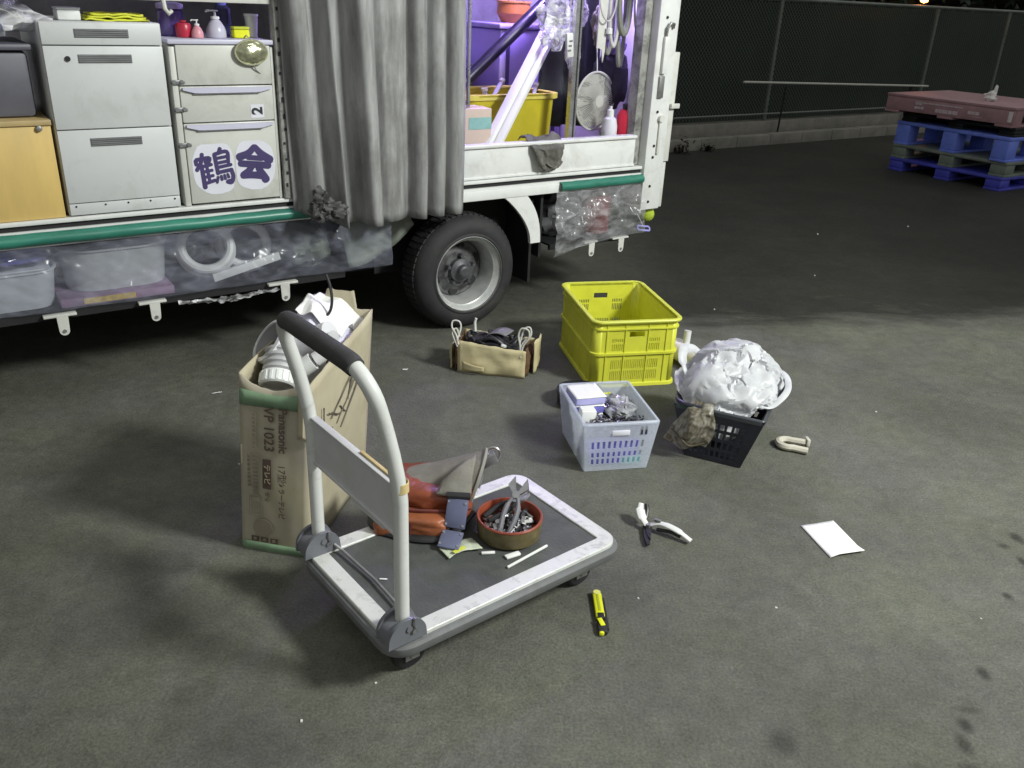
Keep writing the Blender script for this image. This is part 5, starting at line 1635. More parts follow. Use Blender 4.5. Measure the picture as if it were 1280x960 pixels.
# ---------------------------------------------------------------- small brown box with cables
br = thing('brown_box', 'small torn brown paper box with string loops and black cables near the wheel', 'box', (-.080, 3.585, 0), R(-8.5))
kraft = M('kraft_paper', (.56, .49, .29), .7, var=.08, scale=5, bump=.2, bscale=60, dirt=.35, dcol=(.30, .24, .12), dscale=5)
kraft_d = M('kraft_dark', (.12, .065, .03), .8, var=.35, scale=14)
def bwall(name, m_, a, b_, h0, h1, nrm, amp, seed, solid=.004):
    a, b_, n_ = Vector(a), Vector(b_), Vector(nrm)
    def f(u, v):
        p = a.lerp(b_, u) + n_ * (amp * fb(u * 3 + seed, v * 2.5, seed, 3) + .012 * math.sin(PI * v) * math.sin(PI * u)) * min(1, min(u, 1 - u) * 14)
        return Vector((p.x, p.y, .003 + (h0 + (h1 - h0) * u) * v + .004 * v * noise.noise(Vector((u * 8, seed, 0)))))
    q = MB(); q.grid(f, 20, 10)
    return q.build(name, m_, br, smooth=40, solid=solid)
bwall('front_panel', kraft, (-.155, -.095, 0), (.150, -.095, 0), .150, .128, (0, -1, 0), .012, 2)
bwall('back_panel', kraft, (.165, .075, 0), (-.165, .085, 0), .13, .14, (0, 1, 0), .008, 3)
bwall('side_panel', kraft_d, (.148, -.080, 0), (.148, .07, 0), .12, .12, (1, 0, 0), .02, 4)
bwall('side_panel', kraft_d, (-.160, .08, 0), (-.168, -.085, 0), .14, .14, (-1, 0, 0), .015, 5)
bwall('side_flap', kraft, (.180, -.03, 0), (.190, .08, 0), .150, .155, (1, 0, 0), .01, 6)
bwall('side_flap', kraft, (-.185, .06, 0), (-.190, -.07, 0), .10, .12, (-1, 0, 0), .012, 7)
MB().b2(-.15, .145, -.085, .08, .003, .010).build('box_base', kraft, br)
q = MB()
q.grid(lambda u, v: Vector((-.13 + .10 * u, -.113 - .008 * math.sin(PI * u) - .006 * v, .022 + .045 * v * (1 - .5 * u))), 8, 4)
q.build('torn_flap', kraft, br, smooth=50, solid=.002)
string_m = M('white_string', (.62, .61, .55), .7, var=.1)
def loop(pts, r_=.0038):
    q = MB(); q.tube(cat(pts, 6), r_, 6); return q.build('string_loop', string_m, br)
loop([(.125, -.09, .10), (.122, -.085, .15), (.112, -.08, .20), (.125, -.08, .232), (.155, -.08, .225), (.158, -.08, .19), (.135, -.085, .15), (.128, -.095, .10)])
loop([(.118, -.088, .10), (.130, -.08, .16), (.165, -.075, .20), (.160, -.07, .235), (.135, -.07, .225), (.118, -.08, .16)])
loop([(-.150, -.10, .135), (-.165, -.08, .17), (-.190, -.06, .20), (-.188, -.05, .225), (-.160, -.05, .225), (-.150, -.06, .20), (-.160, -.09, .15)])
loop([(-.155, -.10, .125), (-.185, -.07, .175), (-.170, -.06, .195), (-.150, -.08, .165)])
cab_m = M('cable_dark', (.030, .028, .036), .45, var=.3, scale=20)
o = thing('cable_bundle', 'tangle of dark cables and grey tape in the small brown box', 'cables', (-.080, 3.585, .10), R(-8.5))
for k in range(9):
    cx, cy, r_ = random.uniform(-.08, .08), random.uniform(-.03, .03), random.uniform(.035, .055)
    pts = [(cx + r_ * 1.4 * math.cos(a), cy + r_ * .7 * math.sin(a), .015 + .005 * k + .022 * math.sin(a * 2 + k)) for a in [2 * PI * j / 20 for j in range(20)]]
    MB().tube(pts, .008, 7, closed=True).build('cable_loop', cab_m, o)
crumple_ball('b', .135, .062, .05, 6.6, .35, 22, 14).build('cable_heap', cab_m, o)
q = MB()
q.grid(lambda u, v: Vector((-.035 + .085 * u + .03 * v, -.045 + .05 * v, .058 + .028 * math.sin(PI * (.2 + .6 * u)) + .012 * v)), 10, 5)
q.build('grey_tape', M('tape_grey', (.17, .16, .18), .45, var=.15), o, solid=.004)
MB().box((.045, -.062, .035), (.026, .012, .014), rotm(0, .3, .3), bev=.004).build('white_plug', white_paint, o)
MB().tube([(-.10, .02, .06), (-.105, .03, .10), (-.10, .03, .118)], .006, 8).build('plug_pin', white_paint, o)

# ---------------------------------------------------------------- yellow crate
cy_m = M('crate_yellow', (.63, .64, .055), .42, var=.05, scale=8, dirt=.4, dcol=(.36, .37, .03), dscale=6, dlow=.5)
cr = thing('yellow_crate', 'empty bright yellow plastic harvest crate with slotted sides', 'crate', (p_cx := .470, p_cy := 3.715, 0), .2292)
CX, CY, CZ = .385, .530, .306
RC = .035
TH = .0035
def spans(L_, ribs):
    """cell edges with narrow slots between ribs"""
    return ribs
def crate_wall(L_, m, short):
    q = MB()
    half = L_ / 2 - RC
    # bays: (x0, x1) that carry slots
    if short:
        bays = [(-.105, -.062), (-.050, .050), (.062, .105)]
    else:
        bays = [(-.19, -.11), (-.095, -.02), (.02, .095), (.11, .19)]
    us = [-half]
    slot = {}
    for b0, b1 in bays:
        n = max(3, int((b1 - b0) / .0095))
        for k in range(n):
            x0 = b0 + (b1 - b0) * k / n
            us += [x0, x0 + (b1 - b0) / n * .52]
            slot[len(us) - 2] = (b0, b1)
    us.append(half)
    zs = [0.006, .030, .070, .084, .124, .158, .182, .196, .222, .236, .262, CZ - .004]
    rows = {1, 3, 5, 7} if short else {1, 3}
    def holes(i, j):
        if i not in slot:
            return False
        if short:
            mid_ = slot[i][0] < 0 < slot[i][1]
            if mid_:
                return j in (1, 3)
            return j in (1, 3, 5, 7)
        return j in (1, 3) and False
    uu = [(u + half) / (2 * half) for u in us]
    vv = [(z - zs[0]) / (zs[-1] - zs[0]) for z in zs]
    q.lat([(-half, 0, zs[0]), (half, 0, zs[0]), (half, 0, zs[-1]), (-half, 0, zs[-1])], uu, vv, holes, TH)
    return q
def crate_short(m):
    # rebuilt so that the hand hole is a real opening
    q = MB()
    half = CX / 2 - RC
    xs = [-half]; kind = []
    def bay(b0, b1, n):
        for k in range(n):
            x0 = b0 + (b1 - b0) * k / n
            xs.extend((x0, x0 + (b1 - b0) / n * .5)); kind.append((len(xs) - 2, 'm' if b0 < 0 < b1 or b1 == .0501 else 's'))
    bay(-.110, -.058, 6); bay(-.047, .047, 11); bay(.058, .110, 6)
    xs.append(half)
    kd = dict(kind)
    zs = [.006, .028, .072, .082, .124, .166, .198, .206, .222, .229, .254, CZ - .004]
    def holes(i, j):
        x = (xs[i] + xs[i + 1]) / 2
        if j == 9 and -.034 < x < .034:
            return True
        if i not in kd:
            return False
        if kd[i] == 's':
            return j in (1, 3, 5, 7)
        return j in (1, 3)
    q.lat([(-half, 0, zs[0]), (half, 0, zs[0]), (half, 0, zs[-1]), (-half, 0, zs[-1])], [(x + half) / (2 * half) for x in xs], [(z - zs[0]) / (zs[-1] - zs[0]) for z in zs], holes, TH)
    # ribs and bands standing proud
    for x in (-.135, -.0525, .0525, .135):
        q.b2(x - .003, x + .003, -.0075, -.0005, .012, CZ - .012)
    q.transform = None
    return q
def crate_long():
    q = MB()
    half = CY / 2 - RC
    q.b2(-half, half, -TH, 0, .006, CZ - .004)
    for x in (-.20, -.10, 0, .10, .20):
        q.b2(x - .003, x + .003, -.0078, -TH - .0003, .012, CZ - .012)
    return q
for sgn, rz in ((1, 0), (-1, PI)):
    q = crate_short(None)
    q.build('end_wall', cy_m, cr, m=Matrix.Rotation(rz, 4, 'Z') @ Matrix.Translation((0, -CY / 2 + TH, 0)), smooth=0)
for rz in (PI / 2, -PI / 2):
    q = crate_long()
    q.build('side_wall', cy_m, cr, m=Matrix.Rotation(rz, 4, 'Z') @ Matrix.Translation((0, -CX / 2 + TH, 0)), smooth=0)
for sx in (-1, 1):
    for sy in (-1, 1):
        q = MB()
        c = (sx * (CX / 2 - RC), sy * (CY / 2 - RC))
        a0 = math.atan2(sy, sx) - PI / 4
        q.grid(lambda u, v: Vector((c[0] + RC * math.cos(a0 + PI / 2 * u), c[1] + RC * math.sin(a0 + PI / 2 * u), .006 + (CZ - .01) * v)), 6, 1)
        q.build('corner', cy_m, cr, solid=.0035)
def band(z0, z1, out):
    q = MB()
    q.sweep(rrect(CX, CY, RC, 6), [(.0004, z0), (out, z0 + .002), (out, z1 - .002), (.0004, z1)])
    return q
band(.146, .160, .009).build('band', cy_m, cr)
band(.262, .272, .007).build('band', cy_m, cr)
q = MB()
q.sweep(rrect(CX, CY, RC, 8), [(-.0035, CZ - .014), (.003, CZ - .012), (.008, CZ - .014), (.014, CZ - .010), (.016, CZ - .004), (.013, CZ + .001), (.004, CZ + .003), (-.0035, CZ + .001)])
q.build('crate_rim', M('crate_rim_yellow', (.60, .63, .06), .45, var=.05, dirt=.3, dcol=(.45, .46, .15), dscale=12), cr)
q = MB()
q.sweep(rrect(CX, CY, RC, 8), [(.0005, .0), (.010, .0), (.008, .012), (.0005, .016)])
q.b2(-CX / 2 + .01, CX / 2 - .01, -CY / 2 + .01, CY / 2 - .01, .004, .009)
q.build('crate_base', cy_m, cr)

# ---------------------------------------------------------------- baskets
def basket(root, mat, bx_, by_, tx, ty_, h, cols, rows, th, zr, skip=None, rimm=None, rim=.008, long_cols=None, openk=.48):
    B = lambda x, y: Vector((x * bx_ / 2, y * by_ / 2, .003))
    T = lambda x, y: Vector((x * tx / 2, y * ty_ / 2, h))
    for k, ((xa, ya), (xb, yb)) in enumerate((((-1, -1), (1, -1)), ((1, -1), (1, 1)), ((1, 1), (-1, 1)), ((-1, 1), (-1, -1)))):
        nc = cols if k % 2 == 0 else (long_cols or cols)
        us = [0, .10]
        hs = set()
        for i in range(nc):
            a = .10 + .80 * i / nc
            hs.add(len(us) - 1)
            us += [a + .80 / nc * openk, a + .80 / nc]
        us.append(1)
        vs = [0]
        hr = set()
        for z0, z1 in zr:
            vs.append(z0); hr.add(len(vs) - 1); vs.append(z1)
        vs.append(1)
        q = MB()
        q.lat([B(xa, ya), B(xb, yb), T(xb, yb), T(xa, ya)], us, vs, lambda i, j: (i in hs) and (j in hr) and not (skip and skip(k, i, j)), th)
        q.build('basket_wall', mat, root, smooth=0)
    q = MB()
    q.b2(-bx_ / 2 + .002, bx_ / 2 - .002, -by_ / 2 + .002, by_ / 2 - .002, .001, .005)
    q.build('basket_base', mat, root)
    q = MB()
    q.sweep(rrect(tx - .004, ty_ - .004, .012, 4), [(0, h - rim), (.006, h - rim), (.007, h - .001), (.004, h + .003), (-.004, h + .003), (-.006, h)])
    q.build('basket_rim', rimm or mat, root)
def frosted(name, c, alpha):
    m, n, b, N, L = newmat(name)
    tr = N.new('ShaderNodeBsdfTransparent')
    tl = N.new('ShaderNodeBsdfTranslucent')
    tl.inputs[0].default_value = (*c, 1)
    b.inputs['Base Color'].default_value = (*c, 1)
    b.inputs['Roughness'].default_value = .35
    nz = N.new('ShaderNodeTexNoise'); nz.inputs['Scale'].default_value = 25
    mr = N.new('ShaderNodeMapRange'); mr.inputs[3].default_value = alpha - .12; mr.inputs[4].default_value = alpha + .12
    L.new(nz.outputs[0], mr.inputs[0])
    m1 = N.new('ShaderNodeMixShader'); m1.inputs[0].default_value = .35
    L.new(b.outputs[0], m1.inputs[1]); L.new(tl.outputs[0], m1.inputs[2])
    m2 = N.new('ShaderNodeMixShader')
    L.new(mr.outputs[0], m2.inputs[0]); L.new(tr.outputs[0], m2.inputs[1]); L.new(m1.outputs[0], m2.inputs[2])
    L.new(m2.outputs[0], N['Material Output'].inputs[0])
    return m
fros = frosted('frosted_plastic', (.82, .87, .95), .43)
WB, WR = Vector((.354, 2.847, 0)), R(12.5)
wb = thing('white_basket', 'translucent white plastic basket with slotted front full of small packs', 'basket', WB, WR)
basket(wb, fros, .232, .30, .275, .345, .200, 10, 3, .003, ((.14, .26), (.29, .40), (.47, .63)), skip=lambda k, i, j: k % 2 == 1, rim=.008)
q = MB()
q.b2(-.034, .034, -.1745, -.168, .150, .172, bev=.004)
q.build('basket_handle', sticker, wb)
q = MB()
for x in (.078, .094):
    q.b2(x - .0038, x + .0038, -.1720, -.1655, .150, .182)
q.build('handle_slot', M('slot_dark', (.04, .04, .07), .6), wb)
wbl = lambda x, y, z: WB + Matrix.Rotation(WR, 3, 'Z') @ Vector((x, y, z))
blue_box = M('pack_blue', (.16, .15, .50), .45, var=.25, scale=16)
packs = [('blue pack seen through the front slots of the white basket', (-.005, -.120, .062), (.19, .035, .088), blue_box),
         ('pale blue green pack low at the front right of the white basket', (.062, -.128, .030), (.075, .022, .032), M('pack_cyan', (.20, .48, .50), .45, var=.15)),
         ('grey pack low at the front left of the white basket', (-.062, -.122, .028), (.070, .022, .030), M('pack_grey', (.26, .25, .25), .5, var=.3)),
         ('white card box standing at the left of the white basket', (-.076, -.005, .130), (.055, .055, .10), paper_m)]
for lb, c, d, m_ in packs:
    o = thing('small_pack', lb, 'pack', wbl(c[0], c[1], c[2] - d[2] / 2), WR)
    q = MB(); q.box((0, 0, d[2] / 2), d, bev=.003); q.build('pack_body', m_, o)
    q = MB(); q.box((0, 0, d[2] + .0013), (d[0] * .92, d[1] * .7, .002)); q.build('pack_flap', m_, o)
for k in range(3):
    o = thing('white_packet', ['lowest of the flat blue sided packets stacked at the back left of the white basket', 'middle of the flat blue sided packets stacked in the white basket', 'topmost white packet of the stack at the back left of the white basket'][k],
              'packet', wbl(-.062, .075, .115 + .034 * k), WR + R(-6 + 5 * k), 'packets stacked in the white basket')
    q = MB(); q.box((0, 0, .0155), (.115, .12, .029), bev=.004); q.build('packet_side', M('packet_lilac', (.42, .41, .72), .45, var=.1) if k != 1 else blue_box, o)
    q = MB()
    q.grid(lambda u, v: Vector(((u - .5) * .118, (v - .5) * .124, .0312 + .002 * fb(u * 6 + k, v * 6, 3, 3))), 12, 12)
    q.build('packet_top', paper_m, o, solid=.002, smooth=30)
def spikes(name, label, c, n, r_, m1, m2, hgt=.03):
    o = thing(name, label, 'bundle', c, WR)
    for j, m_ in enumerate((m1, m2)):
        q = MB()
        for k in range(n):
            p = Vector((random.gauss(0, r_), random.gauss(0, r_ * .8), random.uniform(-.02, hgt)))
            d = Vector((random.gauss(0, 1), random.gauss(0, 1), random.gauss(0, .6))).normalized()
            l = random.uniform(.010, .022)
            q.box(p, (l, .006, .003), d.to_track_quat('X', 'Z').to_matrix().to_4x4())
        tag(q.build(('dark_pieces', 'bright_pieces')[j], m_, o, smooth=0), kind='stuff')
    crumple_ball('b', r_ * 1.4, r_ * 1.2, .045, n * .1, .3, 16, 10).build('bundle_core', black_pl, o, m=Matrix.Translation((0, 0, -.05)))
    return o
spikes('clip_bundle', 'heap of black and silver clips in the middle of the white basket', wbl(.030, .065, .140), 70, .028, M('clip_black', (.02, .02, .022), .4), steel)
spikes('clip_bundle', 'heap of grey clips at the front left of the white basket', wbl(-.025, -.055, .135), 60, .026, M('clip_grey', (.10, .095, .09), .4, .3), steel)
spikes('clip_bundle', 'heap of black spiky clips at the front right of the white basket', wbl(.060, -.075, .135), 80, .028, M('clip_black2', (.02, .022, .026), .5), M('clip_dark', (.05, .05, .055), .4))
o = thing('clear_pouch', 'smoky clear pouch on the heaps in the white basket', 'plastic bag', wbl(.068, .045, .155), WR)
crumple_ball('b', .055, .09, .030, 5.2, .4).build('pouch_film', film('smoky_film', (.35, .36, .37), .35, .75, .25, 12), o)
MB().tube([(.0, -.06, .018), (.02, .0, .03), (.03, .06, .02)], .003, 6).build('pouch_seal', pvc_g, o)
o = thing('yellow_tie', 'short yellow green tie at the back of the white basket', 'tie', wbl(.020, .125, .175), WR)
MB().box((0, 0, 0), (.05, .008, .004), bev=.001).build('tie_strip', yel, o)
MB().box((.028, 0, 0), (.006, .012, .007), bev=.001).build('tie_head', yel, o)

DB, DBR = Vector((.838, 2.985, 0)), R(-24)
dark_b = M('basket_black', (.022, .023, .034), .4, var=.3, scale=16)
db = thing('dark_basket', 'black plastic shopping basket holding a white carrier bag', 'basket', DB, DBR)
basket(db, dark_b, .205, .415, .325, .425, .205, 9, 3, .0035, ((.10, .22), (.28, .42), (.48, .60), (.66, .78)), rimm=M('basket_rim_grey', (.06, .065, .075), .35), rim=.016, long_cols=11, openk=.62)
q = MB()
q.tube(cat([(.165, .02, .21), (.175, .08, .20), (.172, .19, .205), (.08, .222, .212), (-.02, .224, .21)], 5), .009, 8)
q.tube(cat([(-.165, .12, .207), (-.178, .0, .206), (-.170, -.15, .205), (-.13, -.218, .212), (-.05, -.222, .212)], 5), .009, 8)
q.build('basket_handle', dark_b, db)
q = MB()
q.box((.165, .188, .196), (.06, .05, .028), rotm(0, 0, .3), bev=.01)
q.build('handle_pivot', dark_b, db)
MB().b2(-.145, -.05, -.2185, -.203, .1905, .2115, bev=.004).build('rim_tab', M('tab_green', (.02, .07, .045), .45), db)
dbl = lambda x, y, z: DB + Matrix.Rotation(DBR, 3, 'Z') @ Vector((x, y, z))
def soft_white(name, c, tl_=.25):
    m, n, b, N, L = newmat(name)
    b.inputs['Roughness'].default_value = .38
    nz = N.new('ShaderNodeTexNoise'); nz.inputs['Scale'].default_value = 6; nz.inputs['Detail'].default_value = 5
    rp = N.new('ShaderNodeValToRGB')
    rp.color_ramp.elements[0].color = (c[0] * .86, c[1] * .86, c[2] * .88, 1); rp.color_ramp.elements[1].color = (*c, 1)
    rp.color_ramp.elements[0].position = .35; rp.color_ramp.elements[1].position = .65
    L.new(nz.outputs[0], rp.inputs[0]); L.new(rp.outputs[0], b.inputs['Base Color'])
    tl = N.new('ShaderNodeBsdfTranslucent'); L.new(rp.outputs[0], tl.inputs[0])
    mx = N.new('ShaderNodeMixShader'); mx.inputs[0].default_value = tl_
    L.new(b.outputs[0], mx.inputs[1]); L.new(tl.outputs[0], mx.inputs[2])
    L.new(mx.outputs[0], N['Material Output'].inputs[0])
    return m
bagw = soft_white('carrier_white', (.84, .85, .87), .38)
cbg = thing('carrier_bag', 'crumpled white plastic carrier bag filling the black basket', 'plastic bag', dbl(-.018, -.012, .222), DBR)
def cloth_bag():
    """a closed film bag let fall over lumps in the basket, simulated briefly, then frozen as a plain mesh"""
    tmp = []
    def coll(q_, thick=.006):
        me = bpy.data.meshes.new('tmp_collider'); bmesh.ops.recalc_face_normals(q_.b, faces=q_.b.faces[:]); q_.b.to_mesh(me); q_.b.free()
        o_ = bpy.data.objects.new('tmp_collider', me); col.objects.link(o_); tmp.append(o_)
        o_.modifiers.new('c', 'COLLISION'); o_.collision.thickness_outer = thick; o_.collision.cloth_friction = 12
    q_ = MB()
    for c, r_ in (((.03, .07, .045), .095), ((-.05, -.07, .015), .085), ((.07, -.06, .0), .075), ((-.06, .09, .03), .08), ((.0, .0, .03), .09), ((.035, .06, .095), .068), ((-.03, .02, .085), .06)):
        q_.lathe([(r_ * math.sin(PI * k / 12), -r_ * math.cos(PI * k / 12)) for k in range(13)], 18, Matrix.Translation(c))
    coll(q_)
    q_ = MB()
    for x0, x1, y0, y1 in ((-.19, -.152, -.25, .25), (.152, .19, -.25, .25), (-.152, .152, -.25, -.200), (-.152, .152, .200, .25)):
        q_.b2(x0, x1, y0, y1, -.12, -.004)
    q_.b2(-.16, .16, -.21, .21, -.07, -.05)
    coll(q_)
    q_ = MB()
    def f(u, v):
        a, e = 2 * PI * u, PI * (v - .5) * .995
        d = Vector((math.cos(e) * math.cos(a), math.cos(e) * math.sin(a), math.sin(e)))
        k = 1 + .25 * fb(d.x * 1.5 + 4, d.y * 1.5, d.z * 1.5, 2) + .10 * (crease(d, 7, 1.5, .2) - .55)
        return Vector((d.x * .195 * k, d.y * .235 * k + .01, .245 + d.z * .19 * k))
    q_.grid(f, 96, 60, wrap=True)
    me = bpy.data.meshes.new('tmp_bag'); q_.b.to_mesh(me); q_.b.free()
    o_ = bpy.data.objects.new('tmp_bag', me); col.objects.link(o_); tmp.append(o_)
    md = o_.modifiers.new('cloth', 'CLOTH')
    st = md.settings
    st.quality = 6; st.mass = .3; st.air_damping = 2.0
    st.tension_stiffness = 25; st.compression_stiffness = 25; st.shear_stiffness = 12; st.bending_stiffness = 7
    st.use_pressure = False; st.uniform_pressure_force = 0.0
    md.collision_settings.collision_quality = 3; md.collision_settings.distance_min = .004
    md.collision_settings.use_self_collision = False
    md.point_cache.frame_start, md.point_cache.frame_end = 1, 40
    for fr in range(1, 29):
        sc.frame_set(fr)
    me2 = bpy.data.meshes.new_from_object(o_.evaluated_get(bpy.context.evaluated_depsgraph_get()))
    for t_ in tmp:
        d_ = t_.data
        bpy.data.objects.remove(t_); bpy.data.meshes.remove(d_)
    sc.frame_set(1)
    bm2 = bmesh.new(); bm2.from_mesh(me2)
    bmesh.ops.smooth_vert(bm2, verts=bm2.verts[:], factor=.15, use_axis_x=True, use_axis_y=True, use_axis_z=True)
    bm2.to_mesh(me2); bm2.free()
    me2.name = 'bag_body'
    me2.materials.clear(); me2.materials.append(bagw)
    me2.shade_smooth(); me2.set_sharp_from_angle(angle=R(38))
    ob = bpy.data.objects.new('bag_body', me2)
    col.objects.link(ob)
    ob.parent = cbg
    return ob
cloth_bag()
crumple_ball('b', .085, .135, .085, 4.6, .3).build('bag_bottom', bagw, cbg, m=Matrix.Translation((.0, .0, -.115)))
q = MB()
q.tube(cat([(.09, .10, .045), (.155, .115, .062), (.200, .085, .056), (.220, .02, .034), (.204, -.045, .012), (.170, -.10, .0), (.10, -.11, .02)], 7), [.022] * 6 + [.0125] * 31 + [.022] * 6, 10, flat=.4)
q.build('bag_handle', bagw, cbg, smooth=60)
q = MB()
q.tube(cat([(-.12, -.09, .02), (-.165, -.06, .09), (-.175, -.02, .125), (-.145, .02, .12), (-.10, .04, .07)], 6), [.010] * 6 + [.020] * 10 + [.016] * 9, 9, flat=.4)
q.build('bag_handle', bagw, cbg, smooth=60)
# dirty translucent bag over the front edge
def dirty_film():
    m = soft_white('dirty_bag_film', (.36, .32, .24), .3)
    n = m.node_tree; N, L = n.nodes, n.links
    rp = [x for x in N if x.type == 'VALTORGB'][0]
    rp.color_ramp.elements[0].color = (.13, .105, .06, 1); rp.color_ramp.elements[1].color = (.40, .38, .32, 1)
    [x for x in N if x.type == 'TEX_NOISE'][0].inputs['Scale'].default_value = 9
    return m
dbag = thing('dirty_bag', 'brown stained translucent bag hanging over the front of the black basket', 'plastic bag', dbl(-.062, -.215, .212), DBR)
def dbf(u, v):
    x = (u - .5) * (.075 + .085 * min(1, v * 1.6)) - .045 * v * v
    bul = .034 * math.sin(PI * u) * math.sin(PI * min(1, .12 + .85 * v)) + .010 * fb(u * 2, v * 2, 4, 2) + .07 * (crease(Vector((u * .16, v * .16, 0)), 10, 9, .03) - .55)
    z = -.165 * v * (1 - .10 * math.cos(u * 7)) + .02 * (1 - v)
    return Vector((x, .030 * (1 - min(1, v * 6)) - .012 + .0 - bul - .006 * v, z))
MB().grid(dbf, 60, 60).build('bag_front', dirty_film(), dbag, smooth=28)
q = MB()
q.tube(cat([dbf(.05, .72), dbf(.35, .70) + Vector((0, -.006, 0)), dbf(.6, .86) + Vector((0, -.008, 0)), dbf(.92, .9)], 5), .004, 6)
q.build('bag_crease', M('crease_brown', (.09, .075, .045), .6), dbag)

o = thing('pvc_pipe', 'white pipe piece with a short stub lying behind the black basket', 'pipe', (.770, 3.80, .0), 0)
a_, b_ = Vector((0, 0, .052)), Vector((.185, -.33, .052))
q = MB()
q.cyl(a_, b_, .050, seg=28, caps=False); q.cyl(a_ * .999, b_, .044, seg=28, caps=False)
q.lathe([(.044, 0), (.050, 0), (.050, .004), (.044, .004)], 28, Matrix.Translation(a_) @ (b_ - a_).to_track_quat('Z', 'Y').to_matrix().to_4x4(), closed=True)
q.cyl(a_ + (b_ - a_) * .02, a_ + (b_ - a_) * .021, .044, seg=28)
q.build('pipe_body', M('pipe_cream', (.70, .69, .63), .4, var=.04), o)
MB().tube([(.035, -.055, .085), (.038, -.048, .13), (.040, -.044, .158)], .017, 14).build('pipe_stub', pvc, o)
o = thing('black_dish', 'round black dish half hidden behind the translucent white basket', 'dish', (.285, 3.245, 0), .0)
MB().lathe([(0, .0), (.082, .0), (.092, .008), (.096, .05), (.094, .062), (.089, .062), (.088, .05), (.080, .014), (0, .012)], 36).build('dish_body', black_pl, o)
MB().lathe([(.0945, .056), (.099, .058), (.099, .064), (.0945, .066)], 36, closed=True).build('dish_rim', black_pl, o)

# ---------------------------------------------------------------- loose things on the asphalt
o = thing('utility_knife', 'yellow and black utility knife lying on the asphalt', 'knife', (.2695, 1.892, 0), R(2))
q = MB(); q.box((0, .028, .009), (.026, .105, .014), bev=.005); q.build('knife_body', M('knife_yellow', (.66, .68, .02), .4, var=.08), o)
q = MB(); q.box((.0135, -.005, .008), (.010, .130, .013), bev=.003); q.box((0, -.060, .0085), (.026, .050, .015), bev=.005); q.box((0.001, -.022, .0163), (.017, .024, .004), bev=.001); q.build('knife_grip', black_pl, o)
q = MB(); q.box((-.002, -.048, .0175), (.014, .030, .004), rotm(0, 0, .25), bev=.002); q.box((-.004, -.083, .0085), (.014, .012, .013), bev=.004); q.build('knife_patch', M('knife_lime', (.70, .72, .02), .4), o)
q = MB(); q.box((0, .035, .0166), (.006, .07, .0015)); q.build('blade_slot', M('slot_olive', (.40, .42, .03), .5), o)
q = MB(); q.cyl((0, .080, .009), (0, .080, .017), .0105, seg=14); q.build('end_knob', M('knife_end', (.62, .62, .14), .5), o)

o = thing('snips', 'white handled snips with black blades lying open on the asphalt', 'snips', (.452, 2.318, 0), 0)
wh = M('snip_white', (.70, .70, .69), .35, var=.05)
q = MB()
q.tube(cat([(.012, .004, .020), (.045, -.010, .034), (.09, -.038, .030), (.130, -.068, .014)], 6), [.011] * 8 + [.0125] * 6 + [.009] * 5, 10, flat=.55)
q.build('snip_handle', wh, o)
q = MB()
q.tube(cat([(.0, .0, .020), (-.012, .02, .032), (-.018, .045, .045), (-.014, .065, .060)], 6), [.010] * 6 + [.016] * 8 + [.010] * 5, 10, flat=.5)
q.build('snip_handle', wh, o)
q = MB()
q.tube(cat([(.03, -.012, .014), (.07, -.030, .018), (.10, -.048, .014)], 6), .006, 8)
q.tube(cat([(.0, .03, .03), (.004, .05, .046), (.002, .062, .062)], 5), .007, 8)
q.build('handle_insert', black_pl, o)
q = MB()
q.prism([(-.012, .006), (.012, .006), (.008, -.03), (-.002, -.092), (-.012, -.098), (-.016, -.06)], .006, Matrix.Translation((0, 0, .008)))
q.prism([(-.004, .004), (.02, .006), (.012, -.03), (.004, -.075), (-.004, -.05)], .004, Matrix.Translation((-.002, 0, .0145)))
q.build('snip_blade', M('blade_black', (.03, .03, .032), .4, .5), o)
q = MB(); q.cyl((.004, .0, .006), (.004, .0, .026), .009, seg=12); q.build('snip_pivot', steel, o)
q = MB(); q.box((.032, -.002, .040), (.022, .012, .010), rotm(0, 0, -.5), bev=.003); q.build('snip_latch', grip_grey, o)

o = thing('plastic_clamp', 'beige horseshoe shaped plastic clamp on the asphalt right of the black basket', 'clamp', (1.085, 2.935, 0), R(-14))
q = MB()
pts = [(.055, .030)] + [(-.01 + .036 * math.cos(a), .034 * math.sin(a)) for a in [R(65 + 230 * k / 14) for k in range(15)]] + [(.062, -.040)]
q.tube([(x, y, .016) for x, y in pts], .0145, 8, flat=.9)
q.build('clamp_body', M('beige_plastic', (.58, .55, .46), .45, var=.06), o)
q = MB(); q.box((.062, .032, .020), (.014, .034, .030), rotm(0, 0, .3), bev=.004); q.build('clamp_lug', M('beige_pale', (.62, .60, .52), .45), o)

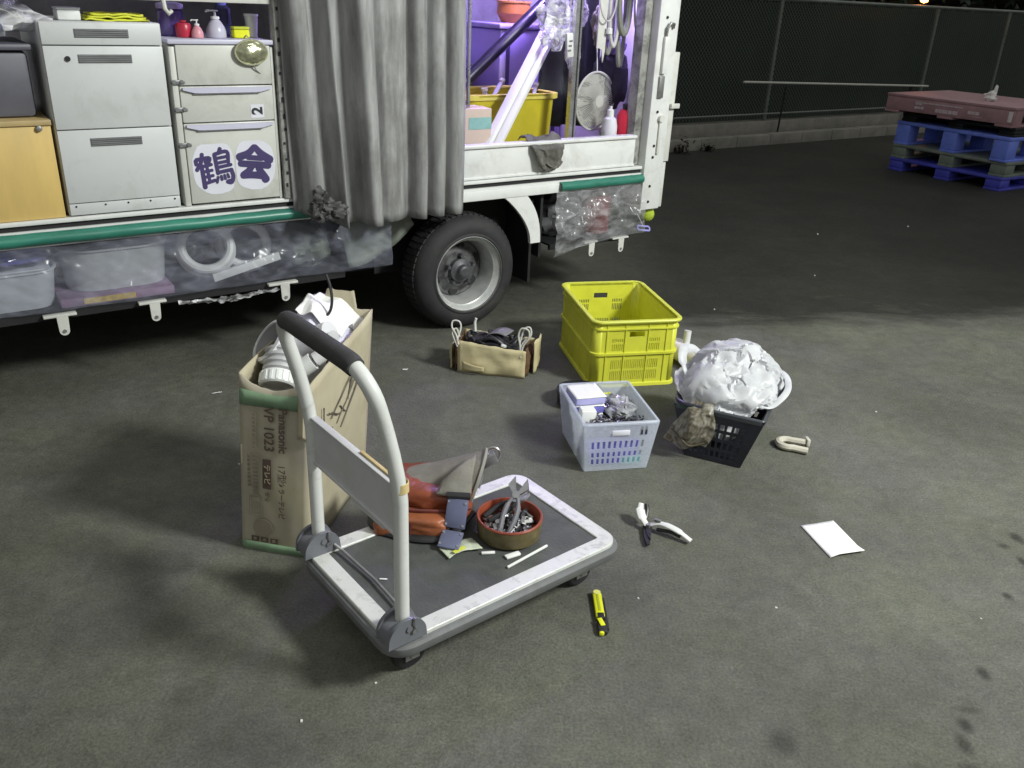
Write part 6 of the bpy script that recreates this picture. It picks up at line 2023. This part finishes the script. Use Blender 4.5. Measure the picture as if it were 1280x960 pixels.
o = thing('white_card', 'blank white card lying on the asphalt', 'card', (0, 0, 0), 0)
A, B_, C_, D_ = Vector((.967, 2.382, 0)), Vector((1.082, 2.415, 0)), Vector((1.125, 2.244, 0)), Vector((1.009, 2.210, 0))
q = MB()
q.grid(lambda u, v: A.lerp(B_, u).lerp(D_.lerp(C_, u), v) + Vector((0, 0, .003 + .010 * u * u * (1 - v) * .4 + (.008 * (v - .8) / .2 * (1 if u > .25 else u * 4) if v > .8 else 0))), 14, 14)
q.build('card_sheet', M('card_white', (.84, .84, .83), .55, var=.02), o, solid=.0015)
q = MB()
q.tube([A.lerp(D_, k / 8) + Vector((0, 0, .0032)) for k in range(9)], .0011, 5)
q.build('card_edge', M('card_edge', (.7, .7, .68), .6), o)

# litter
chip = M('litter_white', (.7, .7, .68), .5)
lit = [(-1.219, 3.182, .035, .004, .5, 'thin pale sliver on the asphalt left of the tall box'), (-.483, 3.51, .022, .012, .2, 'small white flake on the asphalt between the tall box and the brown box')]
for x, y, l, w_, rz, lb in lit:
    o = thing('litter', lb, 'litter', (x, y, 0), rz)
    q = MB(); q.grid(lambda u, v: Vector(((u - .5) * l, (v - .5) * w_, .004 + .003 * fb(u * 3 + x, v * 3, y, 2))), 6, 3); q.build('flake', chip if l < .05 else M('litter_dull', (.26, .26, .22), .7), o, solid=.001)
    q = MB(); q.box((l * .6, w_ * .8, .003), (l * .18, w_ * .3, .003), rotm(0, .2, .5)); q.build('crumb', chip, o)
q = MB()
pts_ = [(1.109, 4.542), (2.260, 6.411), (1.55, 3.292), (.774, 1.957), (.386, 1.972), (-.393, 1.964), (-.30, 1.60), (1.35, 1.95), (-.95, 2.62), (3.1, 6.8), (1.9, 5.3), (-.45, 1.47)]
for x, y in pts_:
    r_ = random.uniform(.0014, .0032) * (1 + max(0, y - 3) * .35)
    q.box((x, y, r_ * .6), (r_ * 2.4, r_ * 1.6, r_), rotm(0, 0, random.uniform(0, 3)))
tag(q.build('litter_crumbs', chip, None, smooth=0), 'tiny white crumbs scattered over the asphalt', 'litter', kind='stuff')
